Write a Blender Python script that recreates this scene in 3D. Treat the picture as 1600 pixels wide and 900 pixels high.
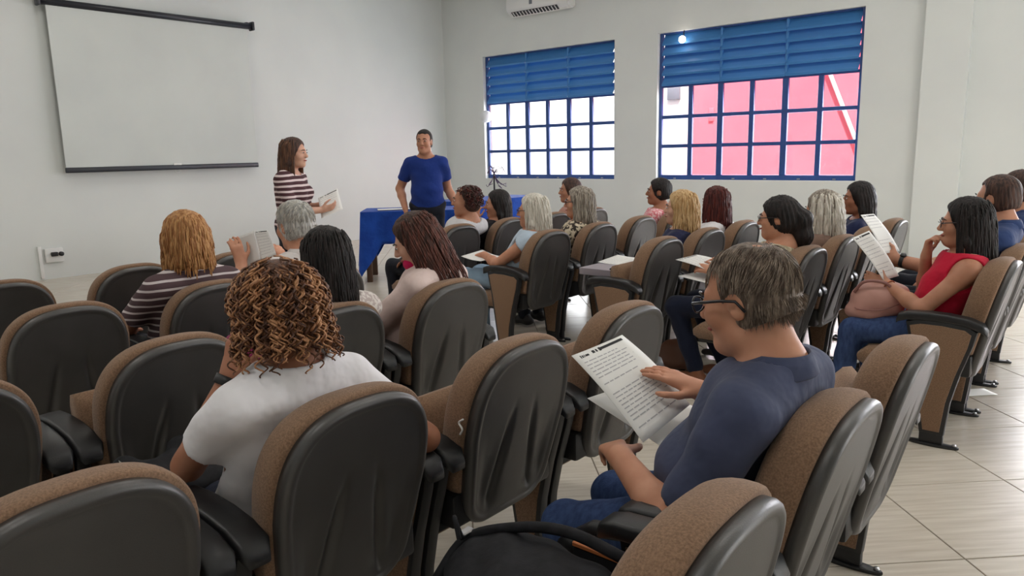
import bpy, bmesh, math, random
import numpy as np
from mathutils import Vector, Matrix

random.seed(7); np.random.seed(7)
SC = bpy.context.scene
for o in list(bpy.data.objects): bpy.data.objects.remove(o)
COL = SC.collection

# ------------------------------------------------------------------ camera
CAM_H = 1.4
YAW, PITCH, ROLL, FPX = math.radians(40.395), math.radians(10.386), math.radians(-1.249), 1154.65
fw = Vector((-math.sin(YAW)*math.cos(PITCH), math.cos(YAW)*math.cos(PITCH), -math.sin(PITCH)))
rt = Vector((math.cos(YAW), math.sin(YAW), 0)); up = rt.cross(fw)
rt2 = math.cos(ROLL)*rt + math.sin(ROLL)*up; up2 = -math.sin(ROLL)*rt + math.cos(ROLL)*up
cd = bpy.data.cameras.new('camera'); cam = bpy.data.objects.new('camera', cd); COL.objects.link(cam)
m = Matrix((rt2, up2, -fw)).transposed().to_4x4(); m.translation = (0, 0, CAM_H); cam.matrix_world = m
cd.sensor_width = 36; cd.lens = FPX/1600*36; cd.clip_start = .02; cd.clip_end = 200
SC.camera = cam

# ------------------------------------------------------------------ world, sun, exposure
w = bpy.data.worlds.new('sky'); SC.world = w; w.use_nodes = True
bg = w.node_tree.nodes['Background']; bg.inputs[0].default_value = (.80, .90, 1.0, 1); bg.inputs[1].default_value = 3.0
SC.view_settings.view_transform = 'Standard'; SC.view_settings.look = 'None'
SC.view_settings.exposure = -0.22; SC.view_settings.gamma = 1.0; SC.view_settings.use_curve_mapping = False
SC.cycles.use_denoising = True
SC.cycles.max_bounces = 8; SC.cycles.diffuse_bounces = 4; SC.cycles.glossy_bounces = 3
SC.cycles.transmission_bounces = 4; SC.cycles.transparent_max_bounces = 8
SC.cycles.sample_clamp_indirect = 6; SC.cycles.caustics_reflective = False; SC.cycles.caustics_refractive = False

def light(name, kind, loc, energy, color=(1, 1, 1), size=None, direction=None, angle=None):
    d = bpy.data.lights.new(name, kind); d.energy = energy; d.color = color
    if kind == 'AREA': d.shape = 'RECTANGLE'; d.size, d.size_y = size
    if angle is not None: d.angle = angle
    o = bpy.data.objects.new(name, d); COL.objects.link(o); o.location = loc
    if direction is not None: o.rotation_euler = Vector(direction).to_track_quat('-Z', 'Y').to_euler()
    return o

# the sun stands behind the building's street side and strikes the houses across the yard
light('sun', 'SUN', (0, 0, 20), 14.0, (1.0, .95, .88), direction=(-.30, .47, -.83), angle=.01)
XW, YW, XB, YL, ZC = -10.07, 10.03, 3.6, -3.2, 4.25      # room shell: front wall, window wall, rear wall, left wall, ceiling
for wx, en in ((-7.74, 90), (-4.21, 110), (.70, 420)):  # daylight through the three windows
    light('window_daylight', 'AREA', (wx, YW+.14, 1.62), en, (.93, .97, 1.0), (2.7, 1.2), (0, -1, -.12))
light('doorway_daylight', 'AREA', (XB-.02, 4.6, 1.25), 80, (1.0, .93, .84), (2.2, 2.3), (-1, 0, -.05))   # the wide open door in the rear wall
for lx in (-7.6, -4.2, -.8):                              # fluorescent ceiling battens, out of frame
    for ly in (-.4, 3.2, 6.8):
        light('ceiling_light', 'AREA', (lx, ly, ZC-.06), 15 if ly > 6 else 21, (1.0, .97, .93), (1.25, .3), (0, 0, -1))

# ------------------------------------------------------------------ material helpers
def srgb(r, g, b):
    f = lambda c: (c/255/12.92) if c/255 <= .04045 else ((c/255+.055)/1.055)**2.4
    return (f(r), f(g), f(b), 1)
MATS = {}
def mat(name, col, rough=.6, spec=.5, noise=None, bump=None, metal=0, sheen=0, alpha=None, emit=None, col2=None, stretch=(1,1,1), coords='Object', sub=0, nmin=.35, nmax=.65, bdist=.01):
    """noise: scale of a colour variation between col and col2; bump: (scale, strength)"""
    if name in MATS: return MATS[name]
    M = bpy.data.materials.new(name); M.use_nodes = True; nt = M.node_tree; N = nt.nodes; L = nt.links
    b = N['Principled BSDF']
    b.inputs['Base Color'].default_value = col; b.inputs['Roughness'].default_value = rough
    b.inputs['Specular IOR Level'].default_value = spec; b.inputs['Metallic'].default_value = metal
    if sheen: b.inputs['Sheen Weight'].default_value = sheen
    if sub:
        b.inputs['Subsurface Weight'].default_value = sub; b.inputs['Subsurface Radius'].default_value = (.02, .008, .004); b.inputs['Subsurface Scale'].default_value = .4
    if emit: b.inputs['Emission Color'].default_value = col; b.inputs['Emission Strength'].default_value = emit
    if noise or bump:
        tc = N.new('ShaderNodeTexCoord'); mp = N.new('ShaderNodeMapping'); mp.inputs['Scale'].default_value = stretch
        L.new(tc.outputs[coords], mp.inputs[0])
    if noise:
        n = N.new('ShaderNodeTexNoise'); n.inputs['Scale'].default_value = noise; n.inputs['Detail'].default_value = 4
        L.new(mp.outputs[0], n.inputs['Vector'])
        r = N.new('ShaderNodeValToRGB'); r.color_ramp.elements[0].position = nmin; r.color_ramp.elements[1].position = nmax
        r.color_ramp.elements[0].color = col; r.color_ramp.elements[1].color = col2 or tuple(c*.8 for c in col[:3])+(1,)
        L.new(n.outputs['Fac'], r.inputs[0]); L.new(r.outputs[0], b.inputs['Base Color'])
    if bump:
        n2 = N.new('ShaderNodeTexNoise'); n2.inputs['Scale'].default_value = bump[0]; n2.inputs['Detail'].default_value = 3
        L.new(mp.outputs[0], n2.inputs['Vector'])
        bp = N.new('ShaderNodeBump'); bp.inputs['Strength'].default_value = bump[1]; bp.inputs['Distance'].default_value = bdist
        L.new(n2.outputs['Fac'], bp.inputs['Height']); L.new(bp.outputs[0], b.inputs['Normal'])
    MATS[name] = M; return M

M_WALL = mat('wall_paint', srgb(222, 225, 222), .75, .3, noise=1.2, col2=srgb(217, 220, 218), bump=(60, .03))
M_CEIL = mat('ceiling_paint', srgb(235, 235, 230), .9)
M_GROUT = mat('grout', srgb(120, 108, 96), .9)
def tile_material():
    M = bpy.data.materials.new('floor_tile'); M.use_nodes = True; nt = M.node_tree; N = nt.nodes; L = nt.links; b = N['Principled BSDF']
    tc = N.new('ShaderNodeTexCoord'); oi = N.new('ShaderNodeObjectInfo')
    mp = N.new('ShaderNodeMapping'); mp.inputs['Rotation'].default_value = (0, 0, math.radians(-26)); mp.inputs['Scale'].default_value = (2.2, 26, 1)
    L.new(tc.outputs['Object'], mp.inputs[0])
    ad = N.new('ShaderNodeVectorMath'); ad.operation = 'ADD'; L.new(mp.outputs[0], ad.inputs[0])
    mu = N.new('ShaderNodeVectorMath'); mu.operation = 'SCALE'; mu.inputs['Scale'].default_value = 37; cb = N.new('ShaderNodeCombineXYZ')
    L.new(oi.outputs['Random'], cb.inputs[0]); L.new(oi.outputs['Random'], cb.inputs[1]); L.new(cb.outputs[0], mu.inputs[0]); L.new(mu.outputs[0], ad.inputs[1])
    n = N.new('ShaderNodeTexNoise'); n.inputs['Scale'].default_value = 1.6; n.inputs['Detail'].default_value = 5; L.new(ad.outputs[0], n.inputs['Vector'])
    r = N.new('ShaderNodeValToRGB'); e = r.color_ramp.elements; e[0].position = .3; e[1].position = .7
    e[0].color = srgb(188, 178, 164); e[1].color = srgb(208, 200, 187)
    L.new(n.outputs['Fac'], r.inputs[0]); L.new(r.outputs[0], b.inputs['Base Color'])
    b.inputs['Roughness'].default_value = .24; b.inputs['Specular IOR Level'].default_value = .55
    return M
M_TILE = tile_material()
M_BLUE = mat('blue_enamel', srgb(56, 118, 180), .42, .5, noise=3, col2=srgb(66, 128, 188), stretch=(.3, 1, 4))
M_BLUE2 = mat('blue_frame_enamel', srgb(46, 78, 142), .4, .5, noise=8, col2=srgb(40, 70, 130))
M_SHELL = mat('grey_chair_plastic', srgb(64, 62, 61), .40, .8, noise=9, col2=srgb(58, 56, 55), bump=(420, .08))
M_BLACK = mat('black_plastic', srgb(30, 30, 32), .42, .5, bump=(300, .05))
M_FABRIC = mat('brown_chair_fabric', srgb(150, 120, 97), .95, .15, noise=240, col2=srgb(122, 96, 76), bump=(500, .25), sheen=.15)
M_METAL = mat('dark_metal', srgb(40, 40, 42), .35, .5, metal=.6)
M_STEEL = mat('steel', srgb(170, 170, 172), .3, .5, metal=1)
M_PAPER = mat('white_paper', srgb(236, 235, 232), .8, .2)
M_WHITEPL = mat('white_plastic', srgb(232, 232, 230), .45, .4)
M_INK = mat('black_ink', srgb(38, 38, 42), .8)
M_INKG = mat('grey_ink', srgb(178, 177, 180), .85)

# ------------------------------------------------------------------ mesh helpers
def link(o, parent=None):
    COL.objects.link(o)
    if parent is not None: o.parent = parent
    return o
def mesh_obj(name, verts, faces, material, parent=None, smooth=True, data=None):
    me = data
    if me is None:
        me = bpy.data.meshes.new(name); me.from_pydata([tuple(v) for v in verts], [], [tuple(f) for f in faces]); me.materials.append(material)
        if smooth: me.shade_smooth()
        me.update()
    o = bpy.data.objects.new(name, me); return link(o, parent)
def bm_obj(name, bm, material, parent=None, smooth=False, angle=None):
    me = bpy.data.meshes.new(name); bm.to_mesh(me); bm.free(); me.materials.append(material)
    if smooth: me.shade_smooth()
    if angle: me.set_sharp_from_angle(angle=math.radians(angle))
    return link(bpy.data.objects.new(name, me), parent)
def empty(name, loc=(0, 0, 0), rz=0, parent=None):
    o = bpy.data.objects.new(name, None); o.location = loc; o.rotation_euler = (0, 0, rz); o.empty_display_size = .1
    return link(o, parent)
def tag(o, label=None, cat=None, group=None, kind=None):
    if label: o['label'] = label
    if cat: o['category'] = cat
    if group: o['group'] = group
    if kind: o['kind'] = kind
    return o
def bm_box(bm, lo, hi, bevel=0, seg=2, mtx=None):
    r = bmesh.ops.create_cube(bm, size=1); vs = r['verts']
    lo = Vector(lo); hi = Vector(hi); c = (lo+hi)/2; s = hi-lo
    for v in vs: v.co = Vector((v.co.x*s.x, v.co.y*s.y, v.co.z*s.z)) + c
    if bevel:
        es = list({e for v in vs for e in v.link_edges})
        r = bmesh.ops.bevel(bm, geom=es, offset=bevel, segments=seg, affect='EDGES', profile=.5); vs = list({v for f in r['faces'] for v in f.verts} | {v for v in vs if v.is_valid})
    if mtx is not None:
        for v in vs: v.co = mtx @ v.co
    return vs
def box(name, lo, hi, material, parent=None, bevel=0, seg=2, mtx=None):
    bm = bmesh.new(); bm_box(bm, lo, hi, bevel, seg, mtx)
    return bm_obj(name, bm, material, parent, smooth=bevel > 0, angle=35 if bevel else None)
def tube_data(pts, radii, sides=8, caps=True):
    pts = [Vector(p) for p in pts]; n = len(pts)
    if not hasattr(radii, '__len__'): radii = [radii]*n
    V = []; Fc = []; prev = None
    for i, p in enumerate(pts):
        t = (pts[min(i+1, n-1)]-pts[max(i-1, 0)])
        t = t.normalized() if t.length > 1e-9 else Vector((0, 0, 1))
        if prev is None:
            a = t.orthogonal().normalized()
        else:
            a = prev - t*prev.dot(t); a = a.normalized() if a.length > 1e-6 else t.orthogonal().normalized()
        prev = a; b = t.cross(a)
        for k in range(sides):
            an = 2*math.pi*k/sides; V.append(p + (a*math.cos(an)+b*math.sin(an))*radii[i])
    for i in range(n-1):
        for k in range(sides):
            k2 = (k+1) % sides; Fc.append((i*sides+k, i*sides+k2, (i+1)*sides+k2, (i+1)*sides+k))
    if caps:
        Fc.append(tuple(range(sides-1, -1, -1))); Fc.append(tuple((n-1)*sides+k for k in range(sides)))
    return V, Fc
def tube(name, pts, radii, material, parent=None, sides=8):
    V, Fc = tube_data(pts, radii, sides); return mesh_obj(name, V, Fc, material, parent)
def prism(name, poly, axis, a, b, material, parent=None, bevel=0):
    """extrude a 2-D polygon along an axis ('x','y','z') from a to b"""
    bm = bmesh.new(); f = lambda p, t: {'x': (t, p[0], p[1]), 'y': (p[0], t, p[1]), 'z': (p[0], p[1], t)}[axis]
    v0 = [bm.verts.new(f(p, a)) for p in poly]; v1 = [bm.verts.new(f(p, b)) for p in poly]; n = len(poly)
    bm.faces.new(v0); bm.faces.new(list(reversed(v1)))
    for i in range(n): bm.faces.new((v0[(i+1) % n], v0[i], v1[i], v1[(i+1) % n]))
    bmesh.ops.recalc_face_normals(bm, faces=bm.faces)
    if bevel:
        es = [e for e in bm.edges if len(e.link_faces) == 2 and any(len(fc.verts) == n for fc in e.link_faces)]
        bmesh.ops.bevel(bm, geom=es, offset=bevel, segments=2, affect='EDGES', profile=.5)
    return bm_obj(name, bm, material, parent, smooth=True, angle=40)
def smooth_path(pts, n):
    """Catmull-Rom through pts, n samples per span"""
    P = [np.array(p, float) for p in pts]; P = [2*P[0]-P[1]] + P + [2*P[-1]-P[-2]]; out = []
    for i in range(1, len(P)-2):
        for k in range(n):
            t = k/n; out.append(.5*((2*P[i]) + (P[i+1]-P[i-1])*t + (2*P[i-1]-5*P[i]+4*P[i+1]-P[i+2])*t*t + (3*P[i]-P[i-1]-3*P[i+1]+P[i+2])*t**3))
    out.append(P[-2]); return out
def cam_px(p):
    d = Vector(p)-Vector((0, 0, CAM_H)); z = d.dot(fw)
    return (800+FPX*d.dot(rt2)/z, 450-FPX*d.dot(up2)/z, z) if z > .05 else (1e6, 1e6, z)

# ------------------------------------------------------------------ room shell
def structure(o): o['kind'] = 'structure'; return o
WZ0, WZ1 = .95, 3.065
WINS = [(-9.10, -6.37), (-5.63, -2.785), (-.7, 2.1)]
T = .2
floor = structure(box('floor', (XW-.2, YL-.2, -.1), (XB+.2, YW+.2, -.003), M_GROUT))
structure(box('wall_front', (XW-T, YL-T, 0), (XW, YW+T, ZC), M_WALL))
bm = bmesh.new(); bm_box(bm, (XB, YL-T, 0), (XB+T, 3.45, ZC)); bm_box(bm, (XB, 5.75, 0), (XB+T, YW+T, ZC)); bm_box(bm, (XB, 3.45, 2.45), (XB+T, 5.75, ZC)); structure(bm_obj('wall_rear', bm, M_WALL))
structure(box('wall_left', (XW, YL-T, 0), (XB, YL, ZC), M_WALL))
structure(box('ceiling', (XW-T, YL-T, ZC), (XB+T, YW+T, ZC+.15), M_CEIL))
bm = bmesh.new()
bm_box(bm, (XW, YW, 0), (XB, YW+T, WZ0)); bm_box(bm, (XW, YW, WZ1), (XB, YW+T, ZC))
xs = [XW] + [v for a in WINS for v in a] + [XB]
for i in range(0, len(xs), 2): bm_box(bm, (xs[i], YW, WZ0), (xs[i+1], YW+T, WZ1))
structure(bm_obj('wall_right', bm, M_WALL))
structure(box('trim_1', (-2.1, YW-.1, 0), (-1.63, YW, ZC), M_WALL))      # the pilaster beside window 2

# floor tiles, laid on the diagonal
TD = math.radians(44.0); TU = Vector((math.cos(TD), math.sin(TD), 0)); TV = Vector((-math.sin(TD), math.cos(TD), 0)); TS = .559
bm = bmesh.new(); bm_box(bm, (-TS/2+.0025, -TS/2+.0025, -.008), (TS/2-.0025, TS/2-.0025, 0), .0015, 1)
tme = bpy.data.meshes.new('floor_tile'); bm.to_mesh(tme); bm.free(); tme.materials.append(M_TILE)
tiles = []
for i in range(-40, 41):
    for j in range(-40, 41):
        c = TU*(2.231+TS*(i+.5)) + TV*(2.2125+TS*(j+.5))
        if not (XW-.25 < c.x < XB-.1 and YL+.1 < c.y < YW+.25): continue
        x, y, z = cam_px(c); vis = z > .3 and -250 < x < 1850 and y < 1150
        tiles.append((0 if vis else 1, z if vis else c.length, c))
tiles.sort(key=lambda t: t[:2])
far = bmesh.new()
for k, (nv, z, c) in enumerate(tiles):
    if k < 300 and not nv:
        o = bpy.data.objects.new('tile', tme); link(o, floor); o.location = c; o.rotation_euler.z = TD + (random.randrange(2)*math.pi)
    else:
        mt = Matrix.Translation(c) @ Matrix.Rotation(TD, 4, 'Z')
        bm_box(far, (-TS/2+.0025, -TS/2+.0025, -.008), (TS/2-.0025, TS/2-.0025, 0), mtx=mt)
tag(bm_obj('outlying_tiles', far, M_TILE, floor), kind='stuff')

# ------------------------------------------------------------------ windows
def glass_material():
    M = bpy.data.materials.new('window_glass'); M.use_nodes = True; nt = M.node_tree; N = nt.nodes; L = nt.links
    N.remove(N['Principled BSDF']); tr = N.new('ShaderNodeBsdfTransparent'); tr.inputs[0].default_value = (.95, .96, .97, 1)
    gl = N.new('ShaderNodeBsdfGlossy'); gl.inputs['Roughness'].default_value = .05; mx = N.new('ShaderNodeMixShader'); mx.inputs[0].default_value = .05
    L.new(tr.outputs[0], mx.inputs[1]); L.new(gl.outputs[0], mx.inputs[2]); L.new(mx.outputs[0], N['Material Output'].inputs[0]); return M
M_GLASS = glass_material()
def bars(name, rects, y0, y1, material, parent):
    for (a, b, c, d) in rects: box(name, (a, y0, c), (b, y1, d), material, parent, .004, 1)
def window(n, x0, x1, zl):
    root = structure(empty('window_%d' % n, ((x0+x1)/2, YW+.08, WZ0)))
    cx, cy, cz = root.location; W = x1-x0; Hh = WZ1-WZ0
    X0, X1, Z0, Z1, ZL = -W/2, W/2, 0, Hh, zl-WZ0
    fr = .05; y0, y1 = -.012, .03
    bars('window_frame', [(X0, X0+fr, Z0, Z1), (X1-fr, X1, Z0, Z1), (X0+fr, X1-fr, Z0, Z0+.07), (X0+fr, X1-fr, Z1-.02, Z1), (X0+fr, X1-fr, ZL-.04, ZL+.0)], y0, y1, M_BLUE2, root)
    gx0, gx1 = X0+fr, X1-fr; pw = (gx1-gx0)/6; gz0, gz1 = Z0+.07, ZL-.04; ph = (gz1-gz0)/3
    for k in range(1, 6):
        t = .042 if k in (2, 4) else .034
        bars('mullion', [(gx0+pw*k-t, gx0+pw*k+t, gz0, gz1)], y0, y1, M_BLUE2, root)
    for k in range(1, 3): bars('transom', [(gx0, gx1, gz0+ph*k-.026, gz0+ph*k+.026)], y0+.004, y1-.004, M_BLUE2, root)
    for i in range(6):
        for j in range(3):
            box('pane', (gx0+pw*i+.02, .008, gz0+ph*j+.015), (gx0+pw*(i+1)-.02, .012, gz0+ph*(j+1)-.015), M_GLASS, root)
    cw = (gx1-gx0)/3; ns = 5; sh = (Z1-.02-ZL)/ns
    for i in range(1, 3): bars('louvre_post', [(gx0+cw*i-.016, gx0+cw*i+.016, ZL, Z1-.02)], y0-.01, y1, M_BLUE, root)
    lme = None
    for i in range(3):
        for j in range(ns):
            if lme is None:      # a bent sheet-metal slat: an overhanging blade with a folded lip
                hw = cw/2-.004
                prof = [(-.055, -.015), (-.062, .012), (-.045, .03), (.0, sh*.62), (.03, sh+.01), (.036, sh+.006), (.008, sh*.6), (-.036, .022), (-.052, .008), (-.048, -.015)]
                V = [(s*hw, p[0]+.015, p[1]) for s in (-1, 1) for p in prof]; n = len(prof)
                Fc = [tuple(range(n)), tuple(range(2*n-1, n-1, -1))] + [((k+1) % n, k, n+k, n+(k+1) % n) for k in range(n)]
                lo = mesh_obj('louvre_slat', V, Fc, M_BLUE, root, smooth=False); lme = lo.data
            else: lo = mesh_obj('louvre_slat', None, None, None, root, data=lme)
            lo.location = (gx0+cw*(i+.5), 0, ZL+sh*j)
    # sill catches along the bottom rail
    for k in range(6): box('catch', (gx0+pw*(k+.5)-.02, y0-.012, Z0+.012), (gx0+pw*(k+.5)+.02, y0, Z0+.026), M_STEEL, root, .003, 1)
    return root
window(1, *WINS[0], 2.275); window(2, *WINS[1], 2.33); window(3, *WINS[2], 2.33)

# ------------------------------------------------------------------ the yard outside
M_PINK = mat('salmon_render', srgb(236, 116, 130), .9, .2, noise=.6, col2=srgb(228, 104, 120))
M_HOUSE = mat('white_render', srgb(240, 238, 232), .9, .2)
M_YARD = mat('yard_concrete', srgb(190, 186, 178), .9)
structure(box('yard_ground', (-30, YW+.25, -.2), (12, 26, -.02), M_YARD))
ph_ = empty('salmon_house', (-3, 13.4, 0)); tag(ph_, 'salmon pink house wall seen through the right-hand window', 'building')
box('wall', (-3.82, 0, 0), (7, .3, 6.5), M_PINK, ph_)
tube('downpipe', [(-1.42, -.05, 3.1), (-1.19, -.05, 2.54), (-.78, -.05, 1.58), (-.60, -.05, 1.15)], .035, M_HOUSE, ph_, 8)
box('switch_plate', (-3.4, -.03, 1.9), (-3.3, 0, 2.15), M_PINK, ph_, .01)
wh = empty('white_house', (-14, 13.2, 0)); tag(wh, 'sunlit white house wall with a small dark vent outside the windows', 'building')
box('wall', (-9, 0, 0), (7.16, .3, 6.5), M_HOUSE, wh)
box('vent', (6.84, -.06, 2.33), (7.1, 0, 2.62), mat('vent_grey', srgb(120, 120, 130), .6), wh, .01)
# ------------------------------------------------------------------ auditorium chairs (they face -X; origin under the back's top edge)
BT, BB = .874, .31                       # top and bottom of the back
def lean(z): return -(BT-z)*.235
def outline(z0, z1, wmax, n=72, bottom_r=.09, taper=.8, nexp=2.7, top_h=.23):
    """closed outline (y,z): rounded top, flanks narrowing towards the bottom"""
    pts = []
    def hw(z):
        t = (z-z0)/(z1-z0); base = wmax*(taper+(1-taper)*min(1, t/.55)**.8 if t < .55 else 1)
        if z > z1-top_h: base *= max(0, 1-((z-(z1-top_h))/top_h)**nexp)**(1/nexp)
        if z < z0+bottom_r: base = base-bottom_r*.9+bottom_r*.9*math.sqrt(max(0, 1-((z0+bottom_r-z)/bottom_r)**2))
        return base
    N = n//2
    zs = [z0+(z1-z0)*(.5-.5*math.cos(math.pi*k/N)) for k in range(N+1)]
    right = [(hw(z), z) for z in zs]; left = [(-y, z) for y, z in reversed(right)]
    b = hw(z0); bot = [(-b+2*b*k/6, z0) for k in range(1, 6)] if b > .02 else []
    pts = right + (left[1:] if right[-1][0] < 1e-4 else left)
    return pts + bot
def inset(pts, d):
    n = len(pts); out = []
    for i in range(n):
        a = Vector(pts[i-1]+(0,)); c = Vector(pts[(i+1) % n]+(0,)); t = (c-a)
        if t.length < 1e-9: out.append(pts[i]); continue
        t.normalize(); nn = Vector((-t.y, t.x, 0)); out.append((pts[i][0]+nn.x*d, pts[i][1]+nn.y*d))
    return out
def ring_body(name, rings, centre, disp, material, parent, wts=None):
    """rings: list of (outline points, depth); closes on a scaled centre"""
    V = []; Fc = []; n = len(rings[0][0])
    for ri, (pts, dep) in enumerate(rings):
        for (y, z) in pts: V.append((lean(z)+dep+disp(y, z, dep)*(wts[ri] if wts else 1), y, z))
    for r in range(len(rings)-1):
        for k in range(n): k2 = (k+1) % n; Fc.append((r*n+k, r*n+k2, (r+1)*n+k2, (r+1)*n+k))
    Fc.append(tuple(range(n-1, -1, -1))); Fc.append(tuple((len(rings)-1)*n+k for k in range(n)))
    o = mesh_obj(name, V, Fc, material, parent); bm = bmesh.new(); bm.from_mesh(o.data); bmesh.ops.recalc_face_normals(bm, faces=bm.faces); bm.to_mesh(o.data); bm.free(); o.data.shade_smooth()
    return o
def scaled(pts, c, s): return [(c[0]+(y-c[0])*s, c[1]+(z-c[1])*s) for y, z in pts]
def sst(a, b, x): t = min(1, max(0, (x-a)/(b-a))); return t*t*(3-2*t)

def make_chair():
    root = empty('auditorium_chair')
    # --- back shell with a rolled rim and two splayed grooves
    OL = outline(BB, BT-.014, .214, 176); c = (0, .60)
    def disp(y, z, dep):
        if dep < .03: return 0
        v = (z-BB)/(BT-BB); gy = .040+.062*(1-v/.72) if v < .72 else .04
        g = math.exp(-((abs(y)-gy)/(.008+.010*(1-v)))**2)*sst(.72, .40, v)*.016
        side = -.014*sst(gy, gy+.06, abs(y))*sst(.62, .15, v)
        return side-g
    ins = [inset(OL, d) for d in (0, 0, .004, .011, .020, .027, .031)]
    deps = [.012, .034, .044, .050, .051, .047, .0455]
    rings = list(zip(ins, deps))
    rings += [(scaled(ins[-1], c, s), .0455+.004*(1-s)) for s in [1-k/46 for k in range(1, 45)]]
    ring_body('back_shell', rings, c, disp, M_SHELL, root, [0]*len(deps)+[sst(1, .80, 1-k/46) for k in range(1, 45)])
    # --- back cushion
    CO = outline(.425, BT, .229, 80, bottom_r=.05, taper=.93); cc = (0, .66)
    rr = [(inset(CO, .008), .016), (inset(CO, .002), .008), (CO, -.004), (CO, -.026), (inset(CO, .003), -.044), (inset(CO, .009), -.062), (inset(CO, .017), -.075), (inset(CO, .028), -.084)]
    b = inset(CO, .028); rr += [(scaled(b, cc, s), -.084-.012*(1-s)) for s in (.8, .55, .3, .08)]
    ring_body('back_cushion', rr, cc, lambda y, z, d: 0, M_FABRIC, root)
    # --- bracket between cushion and seat hinge
    box('bracket', (-.19, -.225, .335), (-.085, .225, .44), M_BLACK, root, .012)
    # --- arms: tapered end panels, pads, feet
    for s in (-1, 1):
        y0, y1 = (s*.252, s*.292) if s > 0 else (-.292, -.252)
        top = [(-.352, .585), (-.30, .598), (-.2, .598), (-.10, .588), (-.062, .565)]
        rear = [(-.075, .50), (-.115, .36), (-.145, .22), (-.16, .06)]
        poly = top + rear + [(-.262, .06), (-.285, .2), (-.318, .42)]
        fr = prism('arm_panel', poly, 'y', y0, y1, M_BLACK, root, .006)
        cx, cz = -.21, .34
        ip = [(-.334, .568), (-.29, .580), (-.2, .580), (-.11, .571), (-.084, .552), (-.095, .49), (-.135, .35), (-.163, .22), (-.178, .075), (-.247, .075), (-.27, .21), (-.302, .42)]
        for a, bb in ((y0-.004, y0+.012), (y1-.012, y1+.004)): prism('panel_fabric', ip, 'y', a, bb, M_FABRIC, fr, .004)
        # pad: lofted rounded section drooping to the front and back
        path = [(-.395, .585), (-.385, .603), (-.35, .614), (-.27, .620), (-.18, .618), (-.10, .608), (-.045, .588), (-.025, .565)]
        V = []; Fc = []; n = 20; yc = s*.260
        for i, (x, z) in enumerate(path):
            wy = .037 if 0 < i < len(path)-1 else .026; hz = .020 if 0 < i < len(path)-1 else .012
            for k in range(n):
                an = 2*math.pi*k/n; cs, sn = math.cos(an), math.sin(an)
                V.append((x, yc+math.copysign(abs(cs)**.28, cs)*wy, z+math.copysign(abs(sn)**.5, sn)*hz-.004))
        for i in range(len(path)-1):
            for k in range(n): k2 = (k+1) % n; Fc.append((i*n+k, i*n+k2, (i+1)*n+k2, (i+1)*n+k))
        Fc += [tuple(range(n-1, -1, -1)), tuple((len(path)-1)*n+k for k in range(n))]
        mesh_obj('arm_pad', V, Fc, M_BLACK, root)
        ft = prism('foot', [(-.318+.0*k, 0) for k in range(0)] + [(-.21+.115*math.cos(t), (s*.272)+.026*math.sin(t)) for t in [2*math.pi*q/20 for q in range(20)]], 'z', 0, .014, M_BLACK, root, .004)
        box('foot_post', (-.262, y0+.004, .012), (-.162, y1-.004, .075), M_BLACK, root, .006)
        for bx_ in (-.305, -.115): tube('bolt', [(bx_, s*.272, .013), (bx_, s*.272, .022)], .010, M_STEEL, ft, 6)
    return root
def seat_part(root, down):
    """tip-up seat: pad with an upholstered wrap and a plastic pan"""
    S = empty_free = None
    n = 10; W = .228; Lg = .42
    V = []; Fc = []; rings = []
    prof = [(0, .0), (.0, .05), (.03, .082), (.12, .095), (.30, .098), (.38, .088), (.42, .055), (.415, .02), (.38, .0)]
    segs = [(-W, .82), (-W+.02, .97), (-.1, 1.0), (.1, 1.0), (W-.02, .97), (W, .82)]
    for y, sc in segs: rings.append([(-(x-.2)*(.97+.03*sc)-.2, y, z*sc+.004) for x, z in prof])
    m = len(prof)
    for r in rings: V += r
    for i in range(len(rings)-1):
        for k in range(m): k2 = (k+1) % m; Fc.append((i*m+k, (i+1)*m+k, (i+1)*m+k2, i*m+k2))
    Fc += [tuple(range(m)), tuple((len(rings)-1)*m+k for k in range(m-1, -1, -1))]
    ang = 0 if down else math.radians(-84)
    piv = Vector((-.155, 0, .325)) if down else Vector((-.225, 0, .285))
    R = Matrix.Translation(piv) @ Matrix.Rotation(-ang, 4, 'Y')
    V = [R @ Vector(v) for v in V]
    o = mesh_obj('seat', V, Fc, M_FABRIC, root)
    bm = bmesh.new(); bm_box(bm, (-.40, -.20, -.022), (-.03, .20, .004), .01)
    for v in bm.verts: v.co = R @ v.co
    bm_obj('seat_pan', bm, M_BLACK, o, smooth=True, angle=40)
    bm = bmesh.new(); bm_box(bm, (-.165 if down else -.2, -.245, .315), (-.14, .245, .345), .006); bm_obj('seat_hinge', bm, M_METAL, root, True, 40)
proto_up = make_chair(); seat_part(proto_up, False)
proto_dn = make_chair(); seat_part(proto_dn, True)
def copy_tree(o, parent=None):
    c = o.copy(); COL.objects.link(c); c.parent = parent
    for ch in list(o.children): copy_tree(ch, c)
    return c
def row_x(r): return -.445-.875*r if r else -.43
LCOL = [.4, 1.0, 1.6, 2.2]; RCOL = [4.05, 4.66, 5.27, 5.88]
CH = {}      # (row, column) -> label ; occupied chairs have the seat down
used = {True: False, False: False}
def chair(r, y, label, down=False):
    p = proto_dn if down else proto_up
    o = copy_tree(p) if used[down] else p
    used[down] = True
    o.location = (row_x(r), y, 0); tag(o, label, 'chair', 'rows of auditorium chairs'); CH[(r, y)] = o; return o
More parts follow.
